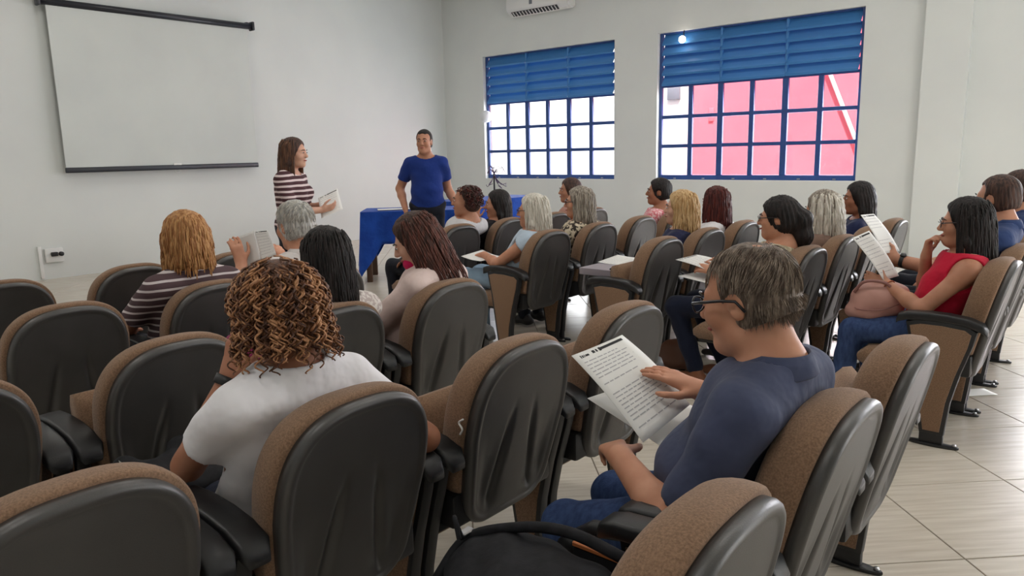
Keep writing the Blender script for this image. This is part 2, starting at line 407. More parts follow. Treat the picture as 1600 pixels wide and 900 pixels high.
# left block
chair(0, 1.0, 'empty brown and grey auditorium chair at the bottom edge, holding a black bag', True)
chair(0, 1.6, 'brown and grey auditorium chair of the man in the slate polo shirt', True)
chair(0, 2.2, 'empty brown and grey chair just right of the polo-shirted man, ending its row')
chair(1, .4, 'empty dark auditorium chair filling the bottom left corner of the picture')
chair(1, 1.0, 'auditorium chair of the curly-haired woman in the white t-shirt', True)
chair(1, 1.6, 'large empty chair with torn white speck, between curly-haired woman and aisle chair')
chair(1, 2.2, 'empty aisle chair behind the sheet of paper held by the polo-shirted man')
chair(2, .4, 'auditorium chair cut off by the left edge beside two dark armrests')
chair(2, 1.0, 'empty dark auditorium chair directly left of the curly-haired woman')
chair(2, 1.6, 'auditorium chair of the woman with long black hair, behind her back', True)
chair(2, 2.2, 'auditorium chair of the woman in the pale pink shirt', True)
chair(3, 1.0, 'empty black-backed chair at the left edge, in front of the two armrests')
chair(3, 1.6, 'auditorium chair of the blonde woman in the striped top', True)
chair(3, 2.2, 'auditorium chair of the white-haired man reading a paper', True)
chair(4, 1.03, 'empty front-row chair cut off by the left edge below the wall socket')
chair(4, 1.63, 'empty front-row chair with a black handbag, left of the blonde woman', True)
chair(4, 2.2, 'empty front-row chair seen between the blonde woman and the raised paper')
# right block
chair(0, 4.05, 'aisle chair of the woman in the red sleeveless top', True)
chair(0, 4.66, 'auditorium chair of the navy-shirted man just behind the red-topped woman', True)
chair(0, 5.27, 'auditorium chair of the navy-shirted man cut off by the right edge', True)
chair(1, 4.05, 'auditorium chair of the woman with the dark ponytail, behind the polo-shirted man', True)
chair(1, 4.66, 'auditorium chair of the woman with long grey hair by the red-topped woman', True)
chair(1, 5.27, 'empty chair half hidden by the raised papers on the right')
chair(1, 5.88, 'auditorium chair of the navy-dressed woman with her hand on her chin', True)
chair(2, 4.05, 'aisle chair with a grey folder and papers lying on its arm')
chair(2, 4.66, 'auditorium chair of the blonde woman in navy', True)
chair(2, 5.27, 'auditorium chair of the woman with dark red braids', True)
chair(3, 4.05, 'aisle chair of the white-haired woman in the pale blue top', True)
chair(3, 4.66, 'auditorium chair of the woman with glasses and patterned blouse', True)
chair(3, 5.27, 'empty chair between the patterned blouse and the pink checked blouse')
chair(3, 5.88, 'auditorium chair of the dark-haired woman in pink check', True)
chair(4, 4.05, 'front-row chair of the woman with short dark curls', True)
chair(4, 4.66, 'front-row chair of the woman in the black top', True)
chair(4, 5.27, 'empty front-row chair behind the white-haired woman in pale blue')
chair(4, 5.88, 'front-row chair of the woman half hidden behind the patterned blouse', True)
# ------------------------------------------------------------------ signed-distance modelling of people (one smooth surface per body)
A3 = lambda *v: np.array(v, np.float32)
def unit(v): v = np.asarray(v, float); return v/max(1e-9, np.linalg.norm(v))
class Field:
    def __init__(s, h): s.h = h; s.ops = []
    def cone(s, a, b, r1, r2=None, k=.02, squash=None, sub=False):
        """round cone a->b; squash=(axis, factor): thinner along that axis"""
        s.ops.append(('c', np.asarray(a, float), np.asarray(b, float), r1, r1 if r2 is None else r2, k, squash, sub)); return s
    def ell(s, c, r, axes=None, k=.02, sub=False):
        s.ops.append(('e', np.asarray(c, float), np.asarray(r, float), np.eye(3) if axes is None else np.asarray(axes, float), k, sub)); return s
    def cut(s, p, n, k=.004):      # keep the side the normal points away from
        s.ops.append(('p', np.asarray(p, float), unit(n), k)); return s
    def cuff(s, e, d, r, ln): s.ops.append(('s', np.asarray(e, float), unit(d), r, ln)); return s
    def cutball(s, c, r, k=.004): s.ops.append(('b', np.asarray(c, float), r, k)); return s
    def bounds(s):
        lo = np.full(3, 1e9); hi = -lo
        for o in s.ops:
            if o[0] == 'c' and not o[7]:
                R = max(o[3], o[4])+.02
                for q in (o[1], o[2]): lo = np.minimum(lo, q-R); hi = np.maximum(hi, q+R)
            elif o[0] == 'e' and not o[5]:
                e = np.sqrt(((o[3].T*o[2])**2).sum(1))+.02; lo = np.minimum(lo, o[1]-e); hi = np.maximum(hi, o[1]+e)
        return lo, hi
    def grid(s):
        h = s.h; lo, hi = s.bounds(); n = np.ceil((hi-lo)/h).astype(int)+2; D = np.full(n, .08, np.float32)
        ax = [(lo[i]+h*np.arange(n[i])).astype(np.float32) for i in range(3)]
        for o in s.ops:
            if o[0] == 'c':
                R = max(o[3], o[4])+.055; l = np.minimum(o[1], o[2])-R; u = np.maximum(o[1], o[2])+R
            elif o[0] == 'e':
                e = np.sqrt(((o[3].T*o[2])**2).sum(1))+.055; l = o[1]-e; u = o[1]+e
            elif o[0] == 'b': l = o[1]-o[2]-.02; u = o[1]+o[2]+.02
            elif o[0] == 's': q = o[1]+o[2]*o[4]; l = np.minimum(o[1], q)-o[3]-.03; u = np.maximum(o[1], q)+o[3]+.03
            else: l, u = lo, hi
            i0 = np.clip(np.floor((l-lo)/h).astype(int), 0, n); i1 = np.clip(np.ceil((u-lo)/h).astype(int)+1, 0, n)
            if (i1 <= i0).any(): continue
            sl = tuple(slice(a, b) for a, b in zip(i0, i1))
            X = ax[0][sl[0]][:, None, None]; Y = ax[1][sl[1]][None, :, None]; Z = ax[2][sl[2]][None, None, :]
            sub = False; k = .01
            if o[0] == 'c':
                a, b, r1, r2, k, sq, sub = o[1:]
                px, py, pz = X-a[0], Y-a[1], Z-a[2]; d = b-a; fac = 1.0
                if sq is not None:
                    n_, f_ = unit(sq[0]), sq[1]; d = d-n_*np.dot(n_, d)*(1-1/f_)
                    t = (px*n_[0]+py*n_[1]+pz*n_[2])*(1/f_-1); px = px+t*n_[0]; py = py+t*n_[1]; pz = pz+t*n_[2]; fac = (1+f_)/2
                L2 = max(1e-9, float(d@d)); t = np.clip((px*d[0]+py*d[1]+pz*d[2])/L2, 0, 1)
                dist = (np.sqrt((px-t*d[0])**2+(py-t*d[1])**2+(pz-t*d[2])**2)-(r1+(r2-r1)*t))*fac
            elif o[0] == 'e':
                c, r, axm, k, sub = o[1:]
                px, py, pz = X-c[0], Y-c[1], Z-c[2]
                q = [(px*axm[i][0]+py*axm[i][1]+pz*axm[i][2])/r[i] for i in range(3)]
                k0 = np.sqrt(q[0]**2+q[1]**2+q[2]**2); k1 = np.sqrt((q[0]/r[0])**2+(q[1]/r[1])**2+(q[2]/r[2])**2)+1e-6
                dist = k0*(k0-1)/k1
            elif o[0] == 's':
                px, py, pz = X-o[1][0], Y-o[1][1], Z-o[1][2]; t = px*o[2][0]+py*o[2][1]+pz*o[2][2]
                rad = np.sqrt(np.maximum(px*px+py*py+pz*pz-t*t, 0))-o[3]; D[sl] = np.maximum(D[sl], -np.maximum(np.maximum(-t, t-o[4]), rad)); continue
            elif o[0] == 'p':
                k = o[3]; dist = ((X-o[1][0])*o[2][0]+(Y-o[1][1])*o[2][1]+(Z-o[1][2])*o[2][2])
                D[sl] = np.maximum(D[sl], dist); continue
            else:
                dist = np.sqrt((X-o[1][0])**2+(Y-o[1][1])**2+(Z-o[1][2])**2)-o[2]; D[sl] = np.maximum(D[sl], -dist); continue
            cur = D[sl]
            if sub: hh = np.clip(k-np.abs(cur+dist), 0, None)/k; D[sl] = np.maximum(cur, -dist)+hh*hh*k*.25
            else: hh = np.clip(k-np.abs(cur-dist), 0, None)/k; D[sl] = np.minimum(cur, dist)-hh*hh*k*.25
        D[0] = D[-1] = .05; D[:, 0] = D[:, -1] = .05; D[:, :, 0] = D[:, :, -1] = .05
        return D, lo
    def mesh(s):
        D, lo = s.grid(); h = s.h; ins = D < 0
        c = np.zeros(tuple(np.array(D.shape)-1), np.int8)
        for i in (0, 1):
            for j in (0, 1):
                for k in (0, 1): c += ins[i:D.shape[0]-1+i, j:D.shape[1]-1+j, k:D.shape[2]-1+k]
        act = (c > 0) & (c < 8); idx = np.argwhere(act); ids = np.full(act.shape, -1, np.int32); ids[act] = np.arange(len(idx))
        acc = np.zeros((len(idx), 3)); cnt = np.zeros(len(idx))
        cor = {}
        for i in (0, 1):
            for j in (0, 1):
                for k in (0, 1): cor[i, j, k] = D[idx[:, 0]+i, idx[:, 1]+j, idx[:, 2]+k].astype(float)
        for a in cor:
            for ax_ in range(3):
                if a[ax_]: continue
                b = list(a); b[ax_] = 1; b = tuple(b); da, db = cor[a], cor[b]; mk = (da < 0) != (db < 0)
                t = np.where(mk, da/np.where(mk, da-db, 1), 0); p = np.zeros((len(idx), 3)); p[:] = a; p[:, ax_] += t
                acc[mk] += p[mk]; cnt[mk] += 1
        V = (idx+acc/np.maximum(cnt, 1)[:, None])*h+lo
        Q = []
        for ax_ in range(3):
            sa = [slice(None)]*3; sb = [slice(None)]*3; sa[ax_] = slice(0, -1); sb[ax_] = slice(1, None)
            e = np.argwhere(ins[tuple(sa)] != ins[tuple(sb)]); flip = ins[e[:, 0], e[:, 1], e[:, 2]]
            u, v = (ax_+1) % 3, (ax_+2) % 3; q = []
            for du, dv in ((1, 1), (0, 1), (0, 0), (1, 0)):
                t = e.copy(); t[:, u] -= du; t[:, v] -= dv; q.append(ids[t[:, 0], t[:, 1], t[:, 2]])
            q = np.stack(q, 1); q[~flip] = q[~flip][:, ::-1]; Q.append(q)
        Q = np.concatenate(Q); Q = Q[(Q >= 0).all(1)]
        return V, Q
def relax(V, Q, it=2, f=.5):
    e = np.concatenate([Q[:, [0, 1]], Q[:, [1, 2]], Q[:, [2, 3]], Q[:, [3, 0]]])
    for _ in range(it):
        s = np.zeros_like(V); n = np.zeros(len(V))
        for a, b in ((0, 1), (1, 0)):
            for k in range(3): s[:, k] += np.bincount(e[:, a], V[e[:, b], k], len(V))
            n += np.bincount(e[:, a], minlength=len(V))
        V = V*(1-f)+f*s/np.maximum(n, 1)[:, None]
    return V
def field_obj(name, F, material, parent, it=2, disp=None):
    V, Q = F.mesh(); V = relax(V, Q, it)
    if disp is not None: V = V+disp(V)
    me = bpy.data.meshes.new(name); me.vertices.add(len(V)); me.vertices.foreach_set('co', V.astype(np.float32).ravel())
    me.loops.add(Q.size); me.loops.foreach_set('vertex_index', Q.astype(np.int32).ravel())
    me.polygons.add(len(Q)); me.polygons.foreach_set('loop_start', np.arange(0, Q.size, 4, dtype=np.int32))
    me.update(calc_edges=True); me.validate(); me.shade_smooth(); me.materials.append(material)
    o = bpy.data.objects.new(name, me); return link(o, parent)

# ---- skin, hair and cloth materials
def skin(r, g, b): return mat('skin_%d_%d_%d' % (r, g, b), srgb(r, g, b), .55, .35, noise=14, col2=srgb(int(r*.94), int(g*.9), int(b*.88)), sub=.12)
def hair_mat(c1, c2, rough=.5):
    return mat('hair_%s_%s' % (c1, c2), srgb(*c1), rough, .3, noise=26, col2=srgb(*c2), stretch=(3.2, 3.2, .35), nmin=.4, nmax=.62, bump=(60, .35))
def cloth(c, name=None, n=None, c2=None): return mat(name or 'cloth_%d_%d_%d' % c, srgb(*c), .85, .2, noise=n or 5, col2=srgb(*(c2 or tuple(int(v*.95) for v in c))), bump=(8, .5), sheen=.08, bdist=.035)
def stripe_mat(name, c1, c2, period, duty, axis=2):
    M = bpy.data.materials.new(name); M.use_nodes = True; nt = M.node_tree; N = nt.nodes; L = nt.links; b = N['Principled BSDF']
    tc = N.new('ShaderNodeTexCoord'); sp = N.new('ShaderNodeSeparateXYZ'); L.new(tc.outputs['Object'], sp.inputs[0])
    n = N.new('ShaderNodeTexNoise'); n.inputs['Scale'].default_value = 4; L.new(tc.outputs['Object'], n.inputs['Vector'])
    ad = N.new('ShaderNodeMath'); ad.operation = 'MULTIPLY_ADD'; ad.inputs[1].default_value = .03; L.new(n.outputs['Fac'], ad.inputs[0]); L.new(sp.outputs[axis], ad.inputs[2])
    fr = N.new('ShaderNodeMath'); fr.operation = 'PINGPONG'; fr.inputs[1].default_value = period/2; L.new(ad.outputs[0], fr.inputs[0])
    gt = N.new('ShaderNodeMath'); gt.operation = 'GREATER_THAN'; gt.inputs[1].default_value = period/2*duty; L.new(fr.outputs[0], gt.inputs[0])
    mx = N.new('ShaderNodeMix'); mx.data_type = 'RGBA'; mx.inputs[6].default_value = srgb(*c1); mx.inputs[7].default_value = srgb(*c2)
    L.new(gt.outputs[0], mx.inputs[0]); L.new(mx.outputs[2], b.inputs['Base Color']); b.inputs['Roughness'].default_value = .9; return M
def blotch_mat(name, c1, c2, scale):
    M = mat(name, srgb(*c1), .85, .2, noise=scale, col2=srgb(*c2), nmin=.48, nmax=.53); return M
M_EYE = mat('eye_dark', srgb(34, 22, 18), .25); M_EYEW = mat('eye_white', srgb(215, 208, 202), .3)
M_SOLE = mat('shoe_dark', srgb(38, 34, 34), .5)

def ik(a, t, l1, l2, hint):
    a = np.asarray(a, float); t = np.asarray(t, float); d = t-a; L = np.linalg.norm(d)
    if L > (l1+l2)*.995: t = a+d/L*(l1+l2)*.995; d = t-a; L = np.linalg.norm(d)
    n = d/L; x = (l1*l1-l2*l2+L*L)/(2*L); hgt = math.sqrt(max(0, l1*l1-x*x)); hn = np.asarray(hint, float); hn = unit(hn-n*np.dot(hn, n))
    return a+n*x+hn*hgt, t
def hand(F, wrist, fdir, pnorm, side, s=1.0, curl=.35, spread=.12):
    """palm + five fingers. fdir: finger direction, pnorm: palm normal, side=+1 left / -1 right hand"""
    f = unit(fdir); n = np.asarray(pnorm, float); n = unit(n-f*np.dot(f, n)); l = np.cross(n, f)*side      # l points to the thumb side
    w = np.asarray(wrist, float); pc = w+f*.085*s
    F.cone(w, w+f*.03*s, .023*s, .026*s, .02, (n, .75))
    for q in (-.024, -.008, .008, .024): F.cone(w+f*.02*s+l*q*.6*s, pc+l*q*s, .015*s, .0115*s, .012)
    L4 = [.060, .074, .080, .070]
    for i, q in enumerate((-.027, -.009, .0095, .028)):
        b = pc+l*q*s; d = unit(f+l*q*6*spread); le = L4[i]*s; c = curl*(1.0-.06*i)
        p = b; a = 0
        for j, fr in enumerate((.45, .32, .23)):
            a += c*(.75 if j == 0 else 1.0); dd = d*math.cos(a)+n*math.sin(a); e = p+dd*le*fr
            F.cone(p, e, (.0088-.0007*j)*s, (.0082-.0008*j)*s, .004); p = e
    tb = w+f*.022*s+l*.026*s; t1 = tb+unit(f*.75+l*.8+n*.25)*.042*s; t2 = t1+unit(f*1.0+l*.35+n*.3)*.032*s; t3 = t2+unit(f+n*.35)*.022*s
    F.cone(tb, t1, .014*s, .0105*s, .010); F.cone(t1, t2, .0105*s, .0092*s, .005); F.cone(t2, t3, .0092*s, .0075*s, .005)

def head_axes(yaw, pitch, roll=0, base=(-1, 0, 0)):
    """forward, left, up of a head; yaw>0 turns to the person's left, pitch>0 looks down"""
    f = unit(base); u = A3(0, 0, 1).astype(float); l = np.cross(u, f)
    y = math.radians(yaw); f, l = f*math.cos(y)+l*math.sin(y), l*math.cos(y)-f*math.sin(y)
    p = math.radians(pitch); f, u = f*math.cos(p)-u*math.sin(p), u*math.cos(p)+f*math.sin(p)
    r = math.radians(roll); l, u = l*math.cos(r)-u*math.sin(r), u*math.cos(r)+l*math.sin(r)
    return f, l, u
def head(F, c, ax, s=1.0, fem=True, jaw=1.0):
    f, l, u = ax; P = lambda x, y, z: c+(f*x+l*y+u*z)*s; M3 = np.array([f, l, u]); E = lambda x, y, z, r, k=.02, sub=False: F.ell(P(x, y, z), np.array(r)*s, M3, k*s, sub)
    E(-.012, 0, .030, (.096, .075, .088)); E(.028, 0, -.030, (.066, .060*jaw, .088), .03)
    F.cone(P(.015, .03, -.075), P(.068, .008, -.094), .030*s*jaw, .020*s, .03*s); F.cone(P(.015, -.03, -.075), P(.068, -.008, -.094), .030*s*jaw, .020*s, .03*s)
    for y in (-1, 1):
        E(.062, .036*y, -.026, (.030, .028, .030), .02); F.cone(P(.088, .014*y, .024), P(.074, .044*y, .022), .010*s, .008*s, .015*s)
        E(.100, .033*y, .006, (.013, .019, .011), .012, True); E(.085, .032*y, .005, (.012, .015, .010), .006)
        E(-.008, .074*y, -.008, (.021, .009, .032), .008); E(-.002, .082*y, -.004, (.010, .006, .016), .006, True)
        E(.104, .010*y, -.030, (.010, .008, .007), .008)
    F.cone(P(.092, 0, .016), P(.116, 0, -.024), .009*s, .0115*s, .012*s); E(.113, 0, -.027, (.011, .011, .009), .008)
    E(.094, 0, -.056, (.012, .022, .0065), .006); E(.092, 0, -.067, (.012, .020, .0075), .006); E(.098, 0, -.0615, (.010, .022, .0016), .003, True)
    E(.076, 0, -.096, (.020, .022, .018), .02)
    return P, M3
def face_parts(root, c, ax, s, brow, lip):
    f, l, u = ax; P = lambda x, y, z: c+(f*x+l*y+u*z)*s; M3 = np.array([f, l, u]).T
    def blob(name, p, r, m_, nu=10, nv=6):
        V = []; Fc = []
        for i in range(nv+1):
            for k in range(nu):
                a = math.pi*i/nv; b = 2*math.pi*k/nu; V.append(p+M3 @ (np.array([math.sin(a)*math.cos(b)*r[0], math.sin(a)*math.sin(b)*r[1], math.cos(a)*r[2]])*s))
        for i in range(nv):
            for k in range(nu): Fc.append((i*nu+k, (i+1)*nu+k, (i+1)*nu+(k+1) % nu, i*nu+(k+1) % nu))
        return mesh_obj(name, V, Fc, m_, root)
    for y in (-1, 1):
        e = blob('eye', P(.0935, .032*y, .005), (.0068, .0105, .0042), M_EYEW); blob('iris', P(.0985, .032*y, .005), (.0045, .0062, .0058), M_EYE)
        pts = [P(.1035, .014*y, .023), P(.1025, .026*y, .028), P(.0955, .038*y, .028), P(.084, .050*y, .021)]
        tube('eyebrow', pts, [.0032*s, .0038*s, .0032*s, .0015*s], brow, root, 6)
    pts = [P(.0955, .021, -.0605), P(.1045, .010, -.0585), P(.1062, 0, -.0600), P(.1045, -.010, -.0585), P(.0955, -.021, -.0605)]
    tube('lips', pts, [.002*s, .0048*s, .0056*s, .0048*s, .002*s], lip, root, 6)

def curtain(F, c, ax, s, pts, k=.02):
    """chain of squashed blobs in head coordinates: (x,y,z, radius, thin axis, factor)"""
    f, l, u = ax; P = lambda q: c+(f*q[0]+l*q[1]+u*q[2])*s
    for a, b in zip(pts[:-1], pts[1:]): F.cone(P(a), P(b), a[3]*s, b[3]*s, k)
def strand_disp(c, ax, amp, freq, seed=0):
    f, l, u = ax
    def fn(V):
        d = V-c; x, y, z = d@f, d@l, d@u; a = np.arctan2(y, x+.01)
        w = np.sin(a*freq+3*np.sin(z*18+seed)+seed)+.6*np.sin(a*freq*2.3+4*np.sin(z*11+seed*2))
        r = np.stack([x, y, z*.25], 1); n = r/np.maximum(1e-4, np.linalg.norm(r, axis=1))[:, None]
        return (n[:, :1]*f+n[:, 1:2]*l+n[:, 2:]*u)*(w*amp)[:, None]
    return fn
def hair_cap(F, c, ax, s, thick=.014, front=.055, low=-.055, fringe=.045):
    """skull cap, cut away from the face: front = x of the hairline at the temples"""
    f, l, u = ax; P = lambda x, y, z: c+(f*x+l*y+u*z)*s; M3 = np.array([f, l, u])
    F.ell(P(-.014, 0, .032), np.array((.098+thick, .077+thick, .090+thick))*s, M3, .01)
    F.ell(P(-.03, 0, -.02), np.array((.080+thick, .072+thick*.9, .085))*s, M3, .02)
    return P
def cap_cuts(F, c, ax, s, front, low, fringe):
    f, l, u = ax; P = lambda x, y, z: c+(f*x+l*y+u*z)*s; M3 = np.array([f, l, u])
    F.ell(P(.112, 0, -.03), np.array((.088, .082, fringe+.065))*s, M3, .012, True)
    F.ell(P(.06, 0, -.11), np.array((.085, .085, .075))*s, M3, .02, True)
    if low is not None: F.cut(P(-.03, 0, low), -u-f*.25)

PERSON_GROUP = {True: 'people seated in the audience', False: 'people standing at the front'}
def build_person(label, hc, ax, sk, hair, top, seat=None, fem=True, h=.008, s=None, hands=None, sleeve=.55, top_col=None, legs=None, lean_yaw=0, neckline=.055, stand=None, shoulder=None, face=True, brow=None, lip=None, hem=None, wide=1.0, collar=False, belly=0, shoes=None, sandal=False, tmat=None, jaw=1.0, shw=1.0, armhole=0, hand_h=1.0, shoulder_up=0):
    """hc: head centre (world); ax: head axes; seat: (X of seat hip, Y); hands: {+1: (target, finger dir, palm normal, elbow hint, curl), -1: ...} (+1 = left)"""
    s = s or (.93 if fem else 1.0)
    root = empty('person', (seat[0], seat[1], 0) if seat else (hc[0], hc[1], 0)); inv = np.array(root.location)
    tag(root, label, 'person', PERSON_GROUP[seat is not None])
    hc = np.asarray(hc, float)-inv
    yb = math.radians(lean_yaw); bf = np.array([-math.cos(yb), -math.sin(yb), 0]); bl = np.cross([0, 0, 1], bf)      # body forward, body left
    f, l, u = ax
    neck_top = hc+(-f*.02-u*.07)*s; c7 = hc+(-f*.035-u*.125)*s-bf*.025+np.array([0, 0, -.035])
    if seat: hip = np.array([0, 0, .505]) 
    else: hip = np.array([c7[0], c7[1], stand])+bf*.01
    sw = (.155 if fem else .175)*wide*shw
    shc = c7+np.array([0, 0, -.058+shoulder_up])+bf*.02
    SHL = {1: shc+bl*sw, -1: shc-bl*sw}
    L1, L2 = ((.265, .235) if fem else (.29, .26))
    ra, re, rw = (.044, .036, .0245) if fem else (.054, .043, .029)
    ra *= .5+.5*wide; chest = hip+(c7-hip)*.66+bf*.015; waist = hip+(c7-hip)*.30+bf*.02
    ELB = {}; WR = {}
    for sd in (1, -1):
        if hands and hands.get(sd):
            tg = np.asarray(hands[sd][0], float)-inv; hint = hands[sd][3]
        else: tg = hip+bl*sd*.16+bf*.22+np.array([0, 0, .06 if seat else -.12]); hint = bl*sd*.5-bf*.5-np.array([0, 0, .6])
        ELB[sd], WR[sd] = ik(SHL[sd], tg, L1, L2, hint)
    def torso(F, o=0.0, arms=1.0):
        w = wide
        F.ell(hip+bf*.0, (.115+o+belly*.3, .165*w+o, .115+o), np.array([bf, bl, [0, 0, 1]]), .05)
        F.ell(waist+bf*belly*.4, (.098+o+belly, .138*w+o+belly*.5, .13+o), np.array([bf, bl, [0, 0, 1]]), .06)
        F.ell(chest, (.108+o, .150*w+o, .155+o), np.array([bf, bl, [0, 0, 1]]), .06)
        F.cone(SHL[1]-bl*.03, SHL[-1]+bl*.03, ra*.98+o*.8, None, .06)
        for sd in (1, -1): F.cone(c7+np.array([0, 0, .01])+bf*.01, SHL[sd]-bl*sd*.03, .040+o, ra*.80+o*.8, .05)
        if fem:
            for sd in (1, -1): F.ell(chest+bf*.085+bl*sd*.065+np.array([0, 0, -.03]), (.052+o, .058+o, .056+o), None, .04)
    # ---- body: head, neck, torso, arms, hands in one surface
    B = Field(h); torso(B)
    B.cone(neck_top, c7+bf*.015, (.050 if fem else .060)*s, (.054 if fem else .066)*s, .03)
    for sd in (1, -1):
        B.cone(SHL[sd], ELB[sd], ra, re, .03); B.cone(ELB[sd], ELB[sd]+(WR[sd]-ELB[sd])*.35, re, re*.98, .02); B.cone(ELB[sd]+(WR[sd]-ELB[sd])*.35, WR[sd], re*.98, rw, .02)
        hd = hands.get(sd) if hands else None
        fd = hd[1] if hd and hd[1] is not None else WR[sd]-ELB[sd]; pn = hd[2] if hd else [0, 0, -1]
        hand(B, WR[sd], fd, pn, sd, (.92 if fem else 1.02)*hand_h, hd[4] if hd else .35)
    head(B, hc, ax, s, fem, jaw)
    field_obj('body', B, sk, root, 2)
    if face:
        face_parts(root, hc, ax, s, brow or M_EYE, lip or mat('lip_tone', srgb(160, 84, 78), .5))
    # ---- upper garment
    T_ = Field(h*1.05); torso(T_, .013)
    for sd in (1, -1):
        if sleeve > 0:
            sl = min(1, sleeve)
            e = SHL[sd]+(ELB[sd]-SHL[sd])*sl; T_.cone(SHL[sd], e+(ELB[sd]-SHL[sd])*(.06 if sl < 1 else 0), ra+.009, (ra+(re-ra)*sl)+.018, .03)
            if sleeve > 1: e2 = ELB[sd]+(WR[sd]-ELB[sd])*(sleeve-1); T_.cone(ELB[sd], e2, re+.016, re+(rw-re)*(sleeve-1)+.014, .02)
    nb = c7+bf*.03+np.array([0, 0, .085 if not collar else .095])
    T_.cutball(nb, neckline+.075)
    if sleeve == 0:
        for sd in (1, -1): T_.cutball(SHL[sd]+bl*sd*.05+np.array([0, 0, -.02]), .085+armhole)
    hz = hem if hem is not None else (.40 if seat else hip[2]-.08)
    T_.cut((0, 0, hz), (0, 0, -1))
    for sd in (1, -1):
        if 0 < sleeve < 1 or sleeve > 1:
            a, b_, fr = (SHL[sd], ELB[sd], sleeve) if sleeve < 1 else (ELB[sd], WR[sd], min(1.0, sleeve-1))
            T_.cuff(a+(b_-a)*fr, b_-a, .08, .12)
    wr = lambda V: np.stack([.0025*np.sin(V[:, 2]*55+9*V[:, 1]), .003*np.sin(V[:, 2]*38+22*V[:, 0]+14*V[:, 1]), .0015*np.sin(V[:, 0]*60)], 1)
    to = field_obj('top', T_, top, root, 2, wr)
    if collar:      # a folded collar: stand and fall around the neck, open at the throat
        V = []; Fc = []; N = 28; cc = c7+bf*.022+np.array([0, 0, .008]); rn = (.058 if fem else .069)*s
        prof = [(1.02, .010, 0), (1.0, .034, 0), (1.06, .040, 0), (1.20, .022, .3), (1.34, -.004, 1), (1.30, -.008, 1)]
        for i in range(N+1):
            an = math.radians(22)+math.radians(316)*i/N; dr = bf*math.cos(an)+bl*math.sin(an); fr_ = max(0, math.cos(an))
            for (k, z, w_) in prof: V.append(cc+dr*rn*k*(1+.10*fr_)+np.array([0, 0, z-.040*fr_-.012*w_*fr_-.012*w_*(1-abs(math.cos(an)))]))
        m_ = len(prof)
        for i in range(N):
            for k in range(m_-1): Fc.append((i*m_+k, i*m_+k+1, (i+1)*m_+k+1, (i+1)*m_+k))
        co = mesh_obj('collar', V, Fc, top, to); md = co.modifiers.new('thick', 'SOLIDIFY'); md.thickness = .003
    # ---- trousers / skirt
    if legs:
        lm = legs['mat']; G = Field(h*1.15)
        G.ell(hip+np.array([0, 0, -.01]), (.128+belly*.25, .178*wide, .115), np.array([bf, bl, [0, 0, 1]]), .04)
        tr, kr, cr = (.080, .062, .052) if fem else (.085, .066, .056)
        for sd in (1, -1):
            kn = legs['knee'][sd] if 'knee' in legs else None; an = legs['ankle'][sd] if 'ankle' in legs else None
            H_ = hip+bl*sd*.09
            if kn is None: kn = H_+bf*.40+np.array([0, 0, .0]) if seat else np.array([H_[0], H_[1], stand*.52])
            else: kn = np.asarray(kn)-inv
            if an is None: an = np.array([kn[0]+.03*0, kn[1], .09])+(bf*-.02 if seat else 0)
            else: an = np.asarray(an)-inv
            G.cone(H_, kn, tr, kr, .03); G.cone(kn, an, kr, cr*.95, .02)
            d = bf if 'toe' not in legs else unit(np.asarray(legs['toe'])*1.0)
            sh = Field(.009); a0 = np.array([an[0], an[1], .045])
            sh.cone(a0-d*.055, a0+d*.07, .036, .040, .02, ((0, 0, 1), .8)); sh.cone(a0+d*.07, a0+d*.155+np.array([0, 0, -.012]), .040, .030, .02, ((0, 0, 1), .7)); sh.cone(a0-d*.03, np.array([an[0], an[1], .11]), .038, .04, .02)
            sh.cut((0, 0, .004), (0, 0, -1))
            field_obj('shoe', sh, shoes or M_SOLE, root, 1)
        G.cut((0, 0, .06), (0, 0, -1)); field_obj('trousers', G, lm, root, 2, wr)
    # ---- hair
    if hair is not None: hair(root, hc, ax, s)
    return root, dict(inv=inv, hc=hc, c7=c7, bf=bf, bl=bl, SHL=SHL, ELB=ELB, WR=WR, hip=hip, chest=chest)

